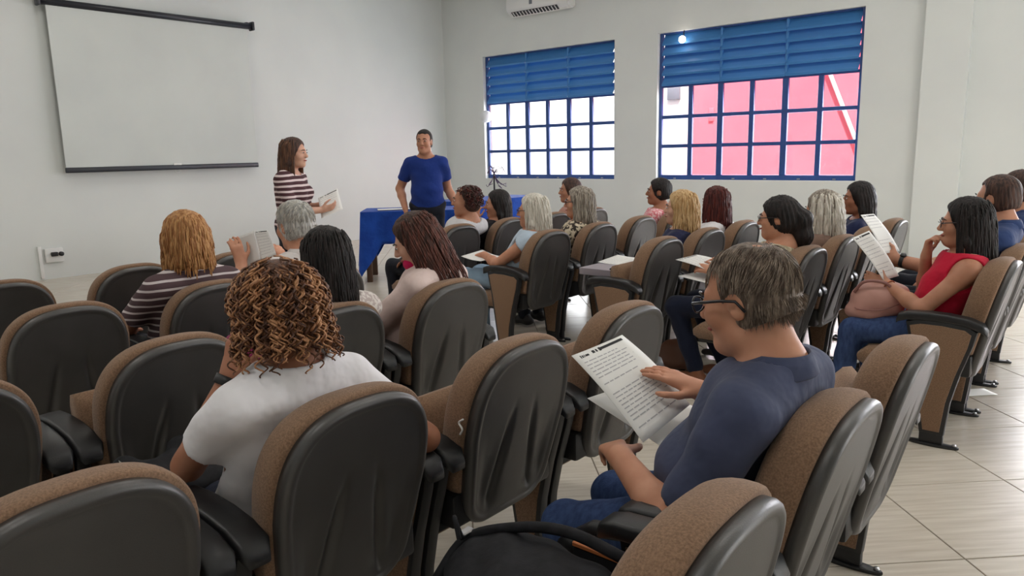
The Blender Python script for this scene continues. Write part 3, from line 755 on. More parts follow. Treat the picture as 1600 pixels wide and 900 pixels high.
# ---- hair styles; each returns a builder(root, head centre, head axes, scale)
def hs_short(m_, thick=.012, amp=.002, low=-.075, h=.006, fringe=.055, bald=0, temple=True):
    def fn(root, c, ax, s):
        F = Field(h); hair_cap(F, c, ax, s, thick); cap_cuts(F, c, ax, s, .06, low, fringe)
        f, l, u = ax
        for y in (-1, 1): F.ell(c+(f*.005+l*.085*y-u*.018)*s, np.array((.030, .022, .042))*s, np.array([f, l, u]), .006, True)
        if temple:
            for y in (-1, 1): F.ell(c+(f*.072+l*.062*y+u*.045)*s, np.array((.045, .034, .045))*s, np.array([f, l, u]), .012, True)
        if bald: F.ell(c+(-f*.058+l*.006+u*.124)*s, np.array((.036, .032, .014))*s, np.array([f, l, u]), .01, True)
        field_obj('hair', F, m_, root, 1, strand_disp(c, ax, amp, 30))
    return fn
def hs_long(m_, length=.34, back=.05, width=.075, thick=.018, amp=.0035, h=.008, flare=1.0, side=1.0, front=None, low=None, dy=0, fringe=.056, freq=26):
    """long loose hair: cap plus a hanging curtain behind and at both sides"""
    def fn(root, c, ax, s):
        f, l, u = ax; dn = unit(-u*.35+np.array([0, 0, -.65])); F = Field(h); hair_cap(F, c, ax, s, thick)
        base = lambda x, y, z: c+(f*x+l*y+u*z)*s
        n = 5
        for y, x, le, r in ((-.75, -.045, .96, .036), (-.38, -.075, 1.0, .042), (0, -.085, 1.0, .044), (.38, -.075, 1.0, .042), (.75, -.045, .96, .036)):
            p = base(x, y*width, .0); pts = [p]
            for i in range(1, n+1):
                t = i/n; pts.append(base(x-back*t*.5, (y*width)*(1+(flare-1)*t)+dy*t, 0)+dn*length*le*t)
            for i in range(n): F.cone(pts[i], pts[i+1], r*(1-.06*i)*s, r*(1-.06*(i+1))*s, .02)
        if side:
            for y in (-1, 1):
                p0 = base(.01, .074*y, .02); p1 = base(-.005, .080*y, -.07)+dn*.02; p2 = base(-.02, .080*y, -.03)+dn*length*.6*side
                F.cone(p0, p1, .022*s, .024*s, .02); F.cone(p1, p2, .024*s, .015*s, .02)
        cap_cuts(F, c, ax, s, .06, None, fringe)
        field_obj('hair', F, m_, root, 1, strand_disp(c, ax, amp, freq))
    return fn
def hs_locks(m_, base_fn, n=240, length=.3, r=.006, spread=.095, seed=1, wave=.006, zmin=-.5, colour2=None):
    """adds hanging locks over a base style (joined: single strands cannot be counted)"""
    def fn(root, c, ax, s):
        base_fn(root, c, ax, s); rng = random.Random(seed); f, l, u = ax; V = []; Fc = []
        for i in range(n):
            a = math.radians(rng.uniform(62, 298)); z0 = rng.uniform(.02, .115); rr = math.sqrt(max(.0, 1-((z0-.032)/.118)**2))
            p = np.array([-.014+.112*rr*math.cos(a), .093*rr*math.sin(a), z0]); pts = [p*1.0]; L_ = length*rng.uniform(.75, 1.02); st = 9
            for k in range(1, st+1):
                t = k/st; q = np.array([-.014+(.116+.012*t)*math.cos(a), (.097+(spread-.095)*t)*math.sin(a), z0-(L_)*t])
                if t < .35: q = p*(1-t/.35)+q*(t/.35); nr = np.linalg.norm((q-[-.014, 0, .032])/[.114, .095, .108]); q = np.array([-.014, 0, .032])+(q-[-.014, 0, .032])/max(nr, .98) if q[2] > -.01 else q
                q = q+np.array([math.cos(a), math.sin(a), 0])*wave*math.sin(k*1.3+i)
                pts.append(q)
            W = [c+(f*q[0]+l*q[1]+u*q[2])*s for q in pts]
            v, fc = tube_data(W, [r*s*(.5+.5*math.sin(math.pi*min(1, .15+k/st*.95))) for k in range(st+1)], 5); o = len(V); V += v; Fc += [tuple(x+o for x in q) for q in fc]
        tag(mesh_obj('hair_locks', V, Fc, colour2 or m_, root), kind='stuff')
    return fn
def hs_curly(m_, R=(.128, .142, .13), drop=.10, n=900, r=.0042, coil=.011, seed=3, m2=None, cen=(-.02, 0, .01)):
    """a mop of corkscrew curls around a dark core"""
    def fn(root, c, ax, s):
        f, l, u = ax; F = Field(.008); M3 = np.array([f, l, u]); P = lambda x, y, z: c+(f*x+l*y+u*z)*s
        F.ell(P(cen[0]-.005, cen[1], cen[2]+.02), np.array((R[0]-.028, R[1]-.032, R[2]-.025))*s, M3, .02); F.ell(P(cen[0]-.02, cen[1], cen[2]-.055), np.array((R[0]-.04, R[1]-.03, R[2]-.05))*s, M3, .03)
        cap_cuts(F, c, ax, s, .06, None, .045); field_obj('hair', F, m_, root, 1)
        rng = random.Random(seed)
        for part, mm in ((0, m_), (1, m2 or m_)):
            V = []; Fc = []
            for i in range(n//2):
                a = rng.uniform(-math.pi, math.pi)
                el = math.asin(rng.uniform(-.35, 1)); d = np.array([math.cos(el)*math.cos(a), math.cos(el)*math.sin(a), math.sin(el)])
                if d[0] > .35 and d[2] < .55: continue
                k = rng.uniform(.78, 1.02); last = np.array(cen)+d*np.array(R)*k; le2 = 0; L_ = drop*rng.uniform(.6, 1.1); turns = L_/rng.uniform(.030, .046); ph = rng.uniform(0, 6.28); st = int(turns*11)+3; hand_ = rng.choice((-1, 1))
                out = np.array([d[0], d[1], 0]); out = out/max(.15, np.linalg.norm(out)); tan = np.array([-out[1], out[0], 0]); pts = []
                for q in range(st+1):
                    t = q/st; e2 = el-L_*t/.135
                    if e2 > -.25: dd = np.array([math.cos(e2)*math.cos(a), math.cos(e2)*math.sin(a), math.sin(e2)]); cc = np.array(cen)+dd*np.array(R)*k; last = cc; le2 = t
                    else: cc = last-np.array([0, 0, 1])*L_*(t-le2)*.9+out*.20*L_*(t-le2)
                    w = coil*(.55+.6*t)*rng.uniform(.9, 1.1); an = ph+hand_*t*turns*6.283
                    x = cc+(out*math.cos(an)*.8+tan*math.sin(an))*w
                    pts.append(c+(f*x[0]+l*x[1]+u*x[2])*s)
                v, fc = tube_data(pts, [r*s*(.6+.4*math.sin(math.pi*min(1, .1+q/st))) for q in range(st+1)], 4, False); o = len(V); V += v; Fc += [tuple(x+o for x in q) for q in fc]
            tag(mesh_obj('hair_curls', V, Fc, mm, root), kind='stuff')
    return fn
def hs_strands(m_, base_fn, n=700, length=.04, r=.0016, seed=5, m2=None, thick=.014, low=-.06, bald=0):
    """short combed strands lying on a short cut"""
    def fn(root, c, ax, s):
        base_fn(root, c, ax, s); f, l, u = ax; rng = random.Random(seed)
        for part in (0, 1):
            V = []; Fc = []
            for i in range(n//2):
                a = rng.uniform(-math.pi, math.pi); z = rng.uniform(low, .125); e = (z-.032)/.106
                if abs(e) > .98: continue
                rr = math.sqrt(1-e*e); RA = np.array([.098+thick, .077+thick, .091+thick]); p = np.array([-.014+RA[0]*rr*math.cos(a), RA[1]*rr*math.sin(a), .032+RA[2]*e])
                if bald and np.linalg.norm(p-np.array([-.062, .008, .112])) < .048 and rng.random() < bald: continue
                if abs(p[0]-.0) < .03 and p[2] < .03 and abs(p[1]) > .06: continue
                if p[0] > .055 and z < .062: continue
                if p[0] > .03 and z < .08 and abs(p[1]) > .035: continue
                if p[0] > .0 and z < .005: continue
                o = np.array([-.014, 0, .032]); d = np.array([.35*rng.uniform(.2, 1)-.5*(z < .03), .9*math.sin(a), -.9*(1.0-.5*e)+rng.uniform(-.3, .3)]); d = d/np.linalg.norm(d); pts = []
                for q in range(4):
                    t = q/3; x = p+d*length*t; v = (x-o)/RA; nr = np.linalg.norm(v); x = o+(x-o)*((1.0+.035*t)/max(nr, 1e-3)) if x[2] > -.01 else x
                    pts.append(c+(f*x[0]+l*x[1]+u*x[2])*s)
                v, fc = tube_data(pts, [r*s*k for k in (1, 1, .8, .3)], 3, False); b = len(V); V += v; Fc += [tuple(x+b for x in q) for q in fc]
            tag(mesh_obj('hair_strands', V, Fc, m_ if part else (m2 or m_), root), kind='stuff')
    return fn
# ------------------------------------------------------------------ the people
SK_L = skin(214, 168, 145); SK_M = skin(190, 138, 112); SK_B = skin(172, 118, 92); SK_D = skin(142, 92, 68); SK_P = skin(205, 150, 122)
H_BLACK = hair_mat((20, 17, 17), (42, 34, 33), .55); H_DKBR = hair_mat((48, 34, 30), (86, 60, 50)); H_BR = hair_mat((70, 48, 38), (112, 78, 58))
H_GOLD = hair_mat((150, 100, 58), (196, 148, 96)); H_BLOND = hair_mat((178, 140, 92), (216, 184, 138)); H_WHITE = hair_mat((196, 190, 178), (226, 220, 208))
H_GREY = hair_mat((118, 108, 98), (176, 166, 152)); H_SILV = hair_mat((150, 148, 144), (205, 203, 198)); H_RED = hair_mat((62, 26, 26), (98, 42, 36)); H_POLO = hair_mat((84, 70, 60), (128, 112, 98))
H_CURL = hair_mat((74, 48, 36), (120, 80, 56)); H_CURL2 = hair_mat((146, 100, 68), (196, 146, 106))
D_NAVY = cloth((38, 44, 70)); D_JEAN = mat('denim', srgb(50, 66, 104), .9, .2, noise=60, col2=srgb(64, 84, 124), stretch=(1, 1, .3), bump=(200, .15)); D_DARK = cloth((30, 32, 42)); D_INK = cloth((26, 32, 52))
Z_ = np.array([0, 0, 1.])
def hx(r): return row_x(r)-.31
def lap(): return None
P = {}
# --- woman with curly hair, white t-shirt
P['curly'] = build_person('woman with curly light brown hair in a white t-shirt, seen from behind', (-1.56, .955, 1.045), head_axes(4, 6), SK_B,
    hs_curly(H_CURL, (.122, .126, .122), .135, 1100, .0034, .0088, 3, H_CURL2), cloth((246, 244, 248), 'white_jersey'), seat=(hx(1), .97), h=.0065, sleeve=.56, wide=1.08, neckline=.022,
    hands={1: ((-1.70, .90, .865), (-.05, .35, 1), (-.3, .9, -.1), (.2, -.75, -1), .7), -1: ((-1.63, 1.22, .675), (-1, -.25, 0), (0, 0, -1), (.6, .6, -.7), .4)}, legs=dict(mat=D_INK), shoulder_up=.0)
# --- man in slate polo
P['polo'] = build_person('grey-haired man with glasses in a slate blue polo shirt, reading a paper', (-.655, 1.60, 1.062), head_axes(-4, 12), SK_P,
    hs_strands(H_POLO, hs_short(H_POLO, .003, .0005, -.055, .0055, .058, 1), 4200, .028, .0008, 5, hair_mat((124, 110, 98), (168, 152, 136)), thick=.005, low=-.052, bald=.6), cloth((72, 78, 104), 'slate_pique', 9), seat=(hx(0), 1.6), fem=False, h=.0058, s=1.03, sleeve=.8, wide=1.12, collar=True, belly=.03, neckline=.03,
    hands={1: ((-.915, 1.47, .66), (-.7, .7, -.1), (.0, .3, -1), (.5, -.6, -1), .9), -1: ((-.815, 1.715, .778), (-1, -.32, .42), (-.45, 0, -.9), (.3, .8, -.6), .16)}, legs=dict(mat=D_JEAN, knee={1: (-1.10, 1.50, .40), -1: (-1.10, 1.74, .40)}))
# --- woman with long black hair
P['dark'] = build_person('woman with long straight black hair and a pale patterned top, back to the camera', (-2.34, 1.66, 1.02), head_axes(-4, 4), SK_M,
    hs_locks(H_BLACK, hs_long(H_BLACK, .255, .05, .075, .014, .002, .008, 1.05), 260, .30, .0048, .10, 2, .003), blotch_mat('white_flecked_cotton', (222, 214, 208), (190, 176, 172), 60), seat=(hx(2), 1.62), h=.008, sleeve=.7, legs=dict(mat=D_INK))
# --- woman in pale pink shirt
P['pink'] = build_person('woman with long brown hair in a pale pink shirt, looking down to her left', (-2.41, 2.19, 1.03), head_axes(42, 24, 0), SK_L,
    hs_locks(H_DKBR, hs_long(H_DKBR, .27, .12, .075, .014, .002, .007, 1.0, .4, dy=-.02), 260, .33, .0046, .112, 4, .004, colour2=hair_mat((64, 40, 34), (110, 66, 56))), cloth((226, 204, 198), 'pink_cotton'), seat=(hx(2), 2.2), h=.007, sleeve=1.85, lean_yaw=14, neckline=.035, collar=True, wide=1.08,
    hands={1: ((-2.72, 2.02, .60), (-1, .3, 0), (0, 0, -1), (.3, -.7, -.8), .5)}, legs=dict(mat=D_DARK))
# --- blonde woman, striped tee
P['stripe'] = build_person('woman with golden bobbed hair in a dark striped top, back to the camera', (-3.265, 1.575, 1.05), head_axes(-2, 2), SK_P,
    hs_locks(H_GOLD, hs_long(H_GOLD, .125, .02, .085, .020, .002, .008, 1.15), 320, .205, .0055, .115, 6, .004), stripe_mat('maroon_stripes', (82, 62, 66), (206, 196, 196), .034, .72), seat=(hx(3), 1.58), h=.008, sleeve=.75, wide=1.15, neckline=.03,
    hands={1: ((-3.62, 1.44, .60), (-1, .2, 0), (0, 0, -1), (.3, -1, -.6), .5)}, legs=dict(mat=D_DARK))
# --- white-haired man with paper
P['silver'] = build_person('white-haired man in a white shirt holding up an open paper', (-3.30, 2.17, 1.055), head_axes(2, 6), SK_P,
    hs_strands(H_SILV, hs_short(H_SILV, .011, .0015, -.075, .007), 1500, .03, .0013, 8, H_WHITE, thick=.012), cloth((228, 222, 220), 'white_shirt'), seat=(hx(3), 2.2), fem=False, h=.008, sleeve=.8, collar=True, neckline=.03,
    hands={1: ((-3.66, 2.06, .845), (-.25, -.1, 1), (-1, .2, .2), (.1, -.6, -1), .45), -1: ((-3.62, 2.30, .80), (-.4, -.1, 1), (-1, -.2, .2), (.1, .6, -1), .45)}, legs=dict(mat=D_DARK))
# --- right block, front row
P['curlshort'] = build_person('woman with short dark curly hair in a pale grey t-shirt, in profile', (-4.06, 4.23, 1.035), head_axes(42, 0), SK_M,
    hs_curly(H_DKBR, (.120, .122, .118), .05, 420, .0045, .010, 12, H_RED, (-.03, 0, .02)), cloth((206, 204, 206), 'grey_jersey'), seat=(hx(4), 4.1), h=.009, sleeve=.6, lean_yaw=10, legs=dict(mat=D_DARK))
P['black'] = build_person('woman with long dark hair in a black top, hand near her mouth', (-4.14, 4.70, .975), head_axes(46, 2), SK_M,
    hs_long(H_BLACK, .27, .03, .07, .014, .002, .009), cloth((26, 26, 32), 'black_jersey'), seat=(hx(4), 4.66), h=.009, sleeve=.9,
    hands={1: ((-4.24, 4.54, .85), (-.1, .3, 1), (0, 1, 0), (.1, -.5, -1), .8)}, legs=dict(mat=D_DARK))
P['hidden'] = build_person('dark-haired woman half hidden behind the patterned blouse by the left window', (-4.18, 5.80, 1.03), head_axes(50, 0), SK_M,
    hs_long(H_DKBR, .2, .03, .07, .014, .002, .010), cloth((176, 132, 118), 'tan_jersey'), seat=(hx(4), 5.88), h=.010, sleeve=.6, legs=dict(mat=D_DARK))
# --- right block, second row
P['white'] = build_person('white-haired woman with glasses in a pale blue sleeveless top', (-3.25, 4.06, .995), head_axes(28, 2), SK_P,
    hs_locks(H_WHITE, hs_long(H_WHITE, .23, .05, .06, .012, .002, .008, .8, .5), 150, .29, .0055, .08, 9, .006), cloth((184, 200, 216), 'pale_blue_cotton'), seat=(hx(3), 4.05), h=.008, sleeve=.16, wide=1.15, lean_yaw=8, belly=.02,
    hands={1: ((-3.60, 3.93, .675), (-1, .2, -.1), (0, .2, -1), (.3, -.8, -.8), .4)}, legs=dict(mat=cloth((150, 176, 200), 'light_denim')))
P['grayl'] = build_person('woman with glasses and long grey-brown hair in a black and cream blouse', (-3.265, 4.645, 1.015), head_axes(34, 0), SK_P,
    hs_locks(H_GREY, hs_long(H_GREY, .25, .05, .07, .014, .0025, .008), 160, .30, .0055, .1, 10, .007), blotch_mat('cream_black_print', (204, 190, 166), (56, 48, 44), 22), seat=(hx(3), 4.66), h=.008, sleeve=.8, wide=1.1, legs=dict(mat=D_DARK))
P['check'] = build_person('woman with tied-back black hair in a pink checked blouse below the right window', (-3.265, 5.87, 1.03), head_axes(32, -2), SK_B,
    hs_short(H_BLACK, .014, .002, -.08, .008, temple=False), blotch_mat('pink_check', (214, 120, 130), (236, 196, 196), 55), seat=(hx(3), 5.88), h=.009, sleeve=.6, legs=dict(mat=D_DARK))
# --- right block, third row
P['blondn'] = build_person('blonde woman in a navy top, in profile below the right window', (-2.405, 4.63, 1.0), head_axes(24, 0), SK_L,
    hs_locks(H_BLOND, hs_long(H_BLOND, .20, .05, .07, .016, .0025, .008), 170, .26, .0055, .1, 13, .006), cloth((38, 42, 72), 'navy_cotton'), seat=(hx(2), 4.66), h=.008, sleeve=.6, legs=dict(mat=D_DARK))
P['braids'] = build_person('woman with dark red braided hair in a white top, back to the camera', (-2.425, 5.215, 1.0), head_axes(-12, 0), SK_D,
    hs_locks(H_RED, hs_long(H_RED, .24, .04, .08, .014, .003, .009, 1.1), 150, .32, .0065, .11, 14, .004), cloth((226, 224, 226), 'white_cotton'), seat=(hx(2), 5.27), h=.009, sleeve=.6, wide=1.1, legs=dict(mat=D_DARK))
# --- right block, fourth row
def hs_pony(m_):
    def fn(root, c, ax, s):
        f, l, u = ax; F = Field(.007); hair_cap(F, c, ax, s, .013); Q = lambda x, y, z: c+(f*x+l*y+u*z)*s
        F.cone(Q(-.09, 0, .03), Q(-.125, 0, -.01), .045*s, .055*s, .02); F.cone(Q(-.125, 0, -.01), Q(-.135, .0, -.11), .055*s, .05*s, .03); F.cone(Q(-.135, 0, -.11), Q(-.12, 0, -.2), .05*s, .025*s, .03)
        cap_cuts(F, c, ax, s, .06, None, .04)
        for y in (-1, 1): F.ell(Q(.005, .085*y, -.022), np.array((.026, .02, .036))*s, np.array([f, l, u]), .006, True)
        field_obj('hair', F, m_, root, 1, strand_disp(c, ax, .003, 24))
        V, Fc = tube_data([Q(-.085+.004*math.cos(t), .04*math.cos(t), .035+.04*math.sin(t)) for t in [2*math.pi*k/16 for k in range(17)]], .007*s, 6)
        mesh_obj('hair_tie', V, Fc, cloth((150, 110, 80)), root)
    return fn
P['pony'] = build_person('woman with glasses and dark ponytail in a pale print top, holding papers', (-1.505, 4.04, 1.015), head_axes(14, 3), SK_P,
    hs_pony(H_BLACK), blotch_mat('pale_olive_print', (196, 184, 158), (160, 148, 122), 40), seat=(hx(1), 4.05), h=.008, sleeve=.8, wide=1.1,
    hands={1: ((-1.86, 3.99, .70), (-1, .1, .1), (0, .6, -.6), (.3, -.6, -.9), .45), -1: ((-1.83, 4.16, .72), (-1, -.1, .1), (0, -.6, -.6), (.3, .6, -.9), .45)},
    legs=dict(mat=D_INK, knee={1: (-2.06, 3.93, .475), -1: (-2.04, 4.16, .475)}, ankle={1: (-1.93, 3.94, .12), -1: (-1.86, 4.18, .12)}), shoes=mat('tan_leather', srgb(140, 88, 60), .5))
P['greylong'] = build_person('woman with long wavy grey hair, back to the camera beside raised papers', (-1.485, 4.70, 1.01), head_axes(-6, 2), SK_P,
    hs_locks(H_GREY, hs_long(H_GREY, .24, .05, .08, .016, .003, .008, 1.1), 220, .31, .006, .11, 15, .008, colour2=H_WHITE), cloth((120, 96, 84), 'taupe_cotton'), seat=(hx(1), 4.66), h=.009, sleeve=.8, legs=dict(mat=D_DARK))
P['navychin'] = build_person('woman with long black hair in navy, chin resting on her hand by the pilaster', (-1.56, 5.72, 1.02), head_axes(30, 2), SK_B,
    hs_long(H_BLACK, .25, .05, .075, .014, .002, .008), cloth((34, 42, 76), 'navy_drill'), seat=(hx(1), 5.88), h=.008, sleeve=.95, collar=True,
    hands={1: ((-1.70, 5.56, .885), (.1, .35, 1), (.3, 1, 0), (-.3, -.6, -1), .9)}, legs=dict(mat=D_DARK))
# --- right block, back row
P['red'] = build_person('woman with long black hair and glasses in a red sleeveless top', (-.625, 4.07, 1.025), head_axes(12, 4), SK_M,
    hs_locks(H_BLACK, hs_long(H_BLACK, .25, .05, .07, .014, .002, .007, .95, .6), 220, .31, .0048, .095, 16, .003), cloth((196, 28, 58), 'crimson_cotton'), seat=(hx(0), 4.05), h=.0065, sleeve=0, armhole=.012, lean_yaw=4,
    hands={1: ((-.925, 3.97, .715), (-1, .15, .25), (-.1, 1, -.2), (.2, -.7, -1), .55), -1: ((-.775, 4.05, .855), (.12, -.1, 1), (.9, -.2, 0), (-.25, .5, -1), 1.0)},
    legs=dict(mat=D_JEAN, knee={1: (-1.06, 3.93, .47), -1: (-1.08, 4.17, .48)}, ankle={1: (-1.12, 3.93, .10), -1: (-1.0, 4.20, .10)}))
P['navyman'] = build_person('young man with short dark hair in a navy polo, behind the red-topped woman', (-.595, 4.80, 1.10), head_axes(-20, 4), SK_M,
    hs_short(H_DKBR, .006, .0012, -.075, .006, .058), cloth((44, 62, 104), 'navy_pique'), seat=(hx(0), 4.70), fem=False, h=.008, sleeve=.75, collar=True, neckline=.03,
    hands={1: ((-1.01, 4.52, .765), (-1, .1, .35), (0, 1, -.3), (.2, -.6, -1), .55), -1: ((-1.0, 4.78, .70), (-1, -.1, .1), (0, -.6, -.6), (.3, .6, -.9), .45)}, legs=dict(mat=D_DARK))
P['navyman2'] = build_person('man with short dark hair in navy, cut off by the right edge', (-.58, 5.50, 1.105), head_axes(-20, 2), SK_M,
    hs_short(H_DKBR, .006, .0012, -.075, .007, .058), cloth((40, 56, 98), 'navy_pique_dark'), seat=(hx(0), 5.33), fem=False, h=.009, sleeve=.75, collar=True, neckline=.03, legs=dict(mat=D_DARK))
# --- the two standing at the front
P['speaker'] = build_person('standing woman with long brown hair in a striped top, holding papers', (-5.12, 3.41, 1.435), head_axes(0, 4, base=(.86, .52, 0)), SK_L,
    hs_locks(H_BR, hs_long(H_DKBR, .36, .03, .062, .010, .002, .008, 1.0, .7), 220, .42, .0048, .09, 18, .004), stripe_mat('burgundy_stripes', (70, 38, 44), (214, 196, 196), .042, .60), seat=None, stand=.86, h=.008, sleeve=.9, lean_yaw=180+31, wide=1.05,
    hands={1: ((-5.05, 3.60, 1.02), (.5, .5, .3), (-.5, .6, -.4), (-.5, .2, -1), .5), -1: ((-4.94, 3.50, .985), (.45, .75, .2), (-.3, .6, .5), (.3, -.6, -1), .55)}, legs=dict(mat=D_DARK))
P['man'] = build_person('standing man with short dark hair in a royal blue t-shirt, hands in pockets', (-5.50, 5.165, 1.525), head_axes(-14, 0, base=(.73, -.69, 0)), SK_M,
    hs_short(H_BLACK, .004, .001, -.06, .006, fringe=.058), cloth((28, 52, 124), 'royal_blue_jersey', 4), seat=None, stand=.90, fem=False, h=.0075, s=.98, sleeve=.62, lean_yaw=180-43, wide=1.02, shw=.92, belly=.02, neckline=.04, hem=.80,
    hands={1: ((-5.29, 5.39, .87), (.05, -.2, -1), (-.5, -.6, 0), (-.6, .35, 0), .3), -1: ((-5.63, 4.99, .87), (.05, .15, -1), (.5, .6, 0), (-.75, .2, 0), .3)}, legs=dict(mat=D_DARK))
# ------------------------------------------------------------------ spectacles, watches
M_FRAME = mat('spectacle_frame', srgb(28, 26, 30), .3, .5)
def wearer(key): return P[key][0], P[key][1]
def glasses(key, ax, s, m_=M_FRAME, w=.0016):
    root, d = P[key]; c = d['hc']; f, l, u = ax; Q = lambda x, y, z: c+(f*x+l*y+u*z)*s
    g = empty('glasses', (0, 0, 0), 0, root)
    for y in (-1, 1):
        pts = [Q(.113-.006*abs(math.cos(t)), .034*y+.025*math.cos(t), .002+.018*math.sin(t)) for t in [2*math.pi*k/18 for k in range(19)]]
        tube('rim', pts, w*s, m_, g, 6)
        tube('temple', [Q(.107, .059*y, .008), Q(.07, .079*y, .010), Q(.02, .086*y, .010), Q(-.012, .086*y, .006), Q(-.03, .083*y, -.018)], [w*1.6*s]*5, m_, g, 6)
    tube('bridge', [Q(.114, .010, .008), Q(.119, 0, .011), Q(.114, -.010, .008)], w*s, m_, g, 6)
glasses('polo', head_axes(-4, 12), 1.03, w=.0022); glasses('white', head_axes(28, 2), .93); glasses('grayl', head_axes(34, 0), .93, w=.002); glasses('pony', head_axes(14, 3), .93); glasses('red', head_axes(12, 4), .93)
def band(key, sd, t, m_, r, width, name='watch', face=True):
    root, d = P[key]; a, b = d['ELB'][sd], d['WR'][sd]; ax_ = unit(b-a); c = a+(b-a)*t; n = unit(np.cross(ax_, [0, 0, 1.])); q = np.cross(n, ax_)
    w_ = empty(name, (0, 0, 0), 0, root); V = []; Fc = []; N = 20
    for i in range(N):
        an = 2*math.pi*i/N; dr = n*math.cos(an)+q*math.sin(an)
        for (k, rr) in ((-.5, r), (-.5, r+.004), (.5, r+.004), (.5, r)): V.append(c+ax_*k*width+dr*rr)
    for i in range(N):
        for k in range(4): Fc.append((i*4+k, i*4+(k+1) % 4, ((i+1) % N)*4+(k+1) % 4, ((i+1) % N)*4+k))
    mesh_obj('strap', V, Fc, m_, w_)
    if face:
        o = unit(n*-.4+q*1.0); tube('dial', [c+o*(r+.002), c+o*(r+.011)], [.017, .015], M_BLACK, w_, 16)
band('navyman', 1, .88, M_BLACK, .032, .02); band('curly', 1, .93, M_BLACK, .029, .024, face=False, name='bracelet'); band('red', 1, .92, mat('copper', srgb(190, 120, 90), .35, .5, metal=.8), .028, .006, 'bracelet', False)
# earrings
root, d = P['navychin']; f_, l_, u_ = head_axes(30, 2)
pe = d['hc']+(f_*-.01+l_*.085+u_*-.05)*.93; tube('earring', [pe, pe-Z_*.012], .005, mat('pearl', srgb(230, 226, 218), .2), root, 8)
# pink face mask worn under the chin
root, d = P['pink']; fa, la, ua = head_axes(42, 24); F = Field(.006); F.ell(d['hc']+(fa*.062-ua*.085)*.93, (.045, .045, .036), np.array([fa, la, ua]), .01); field_obj('face_mask', F, cloth((206, 34, 92), 'hot_pink_cloth'), root, 2)

# ------------------------------------------------------------------ sheets of paper
def sheet(name, corners, bulge=.012, lines=14, header=False, label=None, group=None, parent=None, both=False, m_=None, curl=0.0):
    """corners: top-left, top-right, bottom-right, bottom-left (world)"""
    C = [np.array(c, float) for c in corners]; o = (C[0]+C[1]+C[2]+C[3])/4; nx, ny = 8, 12
    nrm = unit(np.cross(C[1]-C[0], C[3]-C[0]))
    def pt(u, v, off=0.0):
        p = (C[0]*(1-u)+C[1]*u)*(1-v)+(C[3]*(1-u)+C[2]*u)*v
        return p-o+nrm*(bulge*math.sin(math.pi*v)*(.7+.3*u)+curl*(u*u)*(1-v)+off)
    root = mesh_grid(name, pt, nx, ny, .0005, m_ or M_PAPER, parent); root.location = o
    if label: tag(root, label, 'paper', group)
    def strips(nm, rects, mm, off):
        V = []; Fc = []
        for (u0, u1, v0, v1) in rects:
            k = 4
            for i in range(k+1):
                u = u0+(u1-u0)*i/k; V.append(pt(u, v0, off)); V.append(pt(u, v1, off))
            b = len(V)-2*(k+1)
            for i in range(k): Fc.append((b+2*i, b+2*i+1, b+2*i+3, b+2*i+2))
        tag(mesh_obj(nm, V, Fc, mm, root, smooth=False), kind='stuff')
    if lines:
        rng = random.Random(name+str(corners[0])); offs = (-.0009, .0009) if both else (-.0009,)
        R_ = []; v = .12 if header else .07
        for i in range(lines):
            if rng.random() < .82:
                x = .08
                while x < .9:
                    wd = rng.uniform(.05, .16); e = min(x+wd, rng.uniform(.7, .93)); 
                    if e > x: R_.append((x, e, v, v+.011))
                    x += wd+.02
            v += .80/lines
        for of in offs: strips('print', R_, M_INKG, of)
        if header:
            for of in offs: strips('heading', [(.10, .12, .035, .07), (.13, .155, .04, .07), (.165, .18, .04, .07), (.19, .26, .045, .068), (.33, .38, .03, .065), (.40, .43, .03, .065), (.46, .50, .025, .07), (.50, .93, .03, .062)], M_INK, of)
    return root
def mesh_grid(name, pt, nx, ny, th, m_, parent=None):
    V = []; Fc = []
    for off in (-th, th):
        for j in range(ny+1):
            for i in range(nx+1): V.append(pt(i/nx, j/ny, off))
    n = (nx+1)*(ny+1); ix = lambda i, j, s: s*n+j*(nx+1)+i
    for j in range(ny):
        for i in range(nx):
            Fc.append((ix(i, j, 0), ix(i+1, j, 0), ix(i+1, j+1, 0), ix(i, j+1, 0))); Fc.append((ix(i, j, 1), ix(i, j+1, 1), ix(i+1, j+1, 1), ix(i+1, j, 1)))
    for i in range(nx): Fc.append((ix(i, 0, 0), ix(i, 0, 1), ix(i+1, 0, 1), ix(i+1, 0, 0))); Fc.append((ix(i, ny, 0), ix(i+1, ny, 0), ix(i+1, ny, 1), ix(i, ny, 1)))
    for j in range(ny): Fc.append((ix(0, j, 0), ix(0, j+1, 0), ix(0, j+1, 1), ix(0, j, 1))); Fc.append((ix(nx, j, 0), ix(nx, j, 1), ix(nx, j+1, 1), ix(nx, j+1, 0)))
    return mesh_obj(name, V, Fc, m_, parent)
sheet('paper_sheet', [(-1.116, 1.55, .864), (-1.088, 1.75, .877), (-.845, 1.70, .742), (-.867, 1.50, .697)], -.012, 20, True, 'printed sheet with a dark heading held by the man in the polo shirt', both=True, curl=-.01)
sheet('paper_sheet', [(-1.10, 1.60, .735), (-1.07, 1.80, .735), (-.80, 1.77, .700), (-.84, 1.56, .668)], .0, 0, False, 'second white sheet tucked under the polo-shirted man\'s printed page')
sheet('paper_sheet', [(-3.80, 2.10, .965), (-3.66, 2.145, 1.012), (-3.60, 2.14, .86), (-3.72, 2.10, .80)], .006, 0, label='left leaf of the paper held up by the white-haired man')
sheet('paper_sheet', [(-3.66, 2.15, 1.012), (-3.56, 2.17, 1.02), (-3.46, 2.15, .895), (-3.56, 2.12, .86)], .004, 8, True, 'printed right leaf of the paper held up by the white-haired man', both=True)
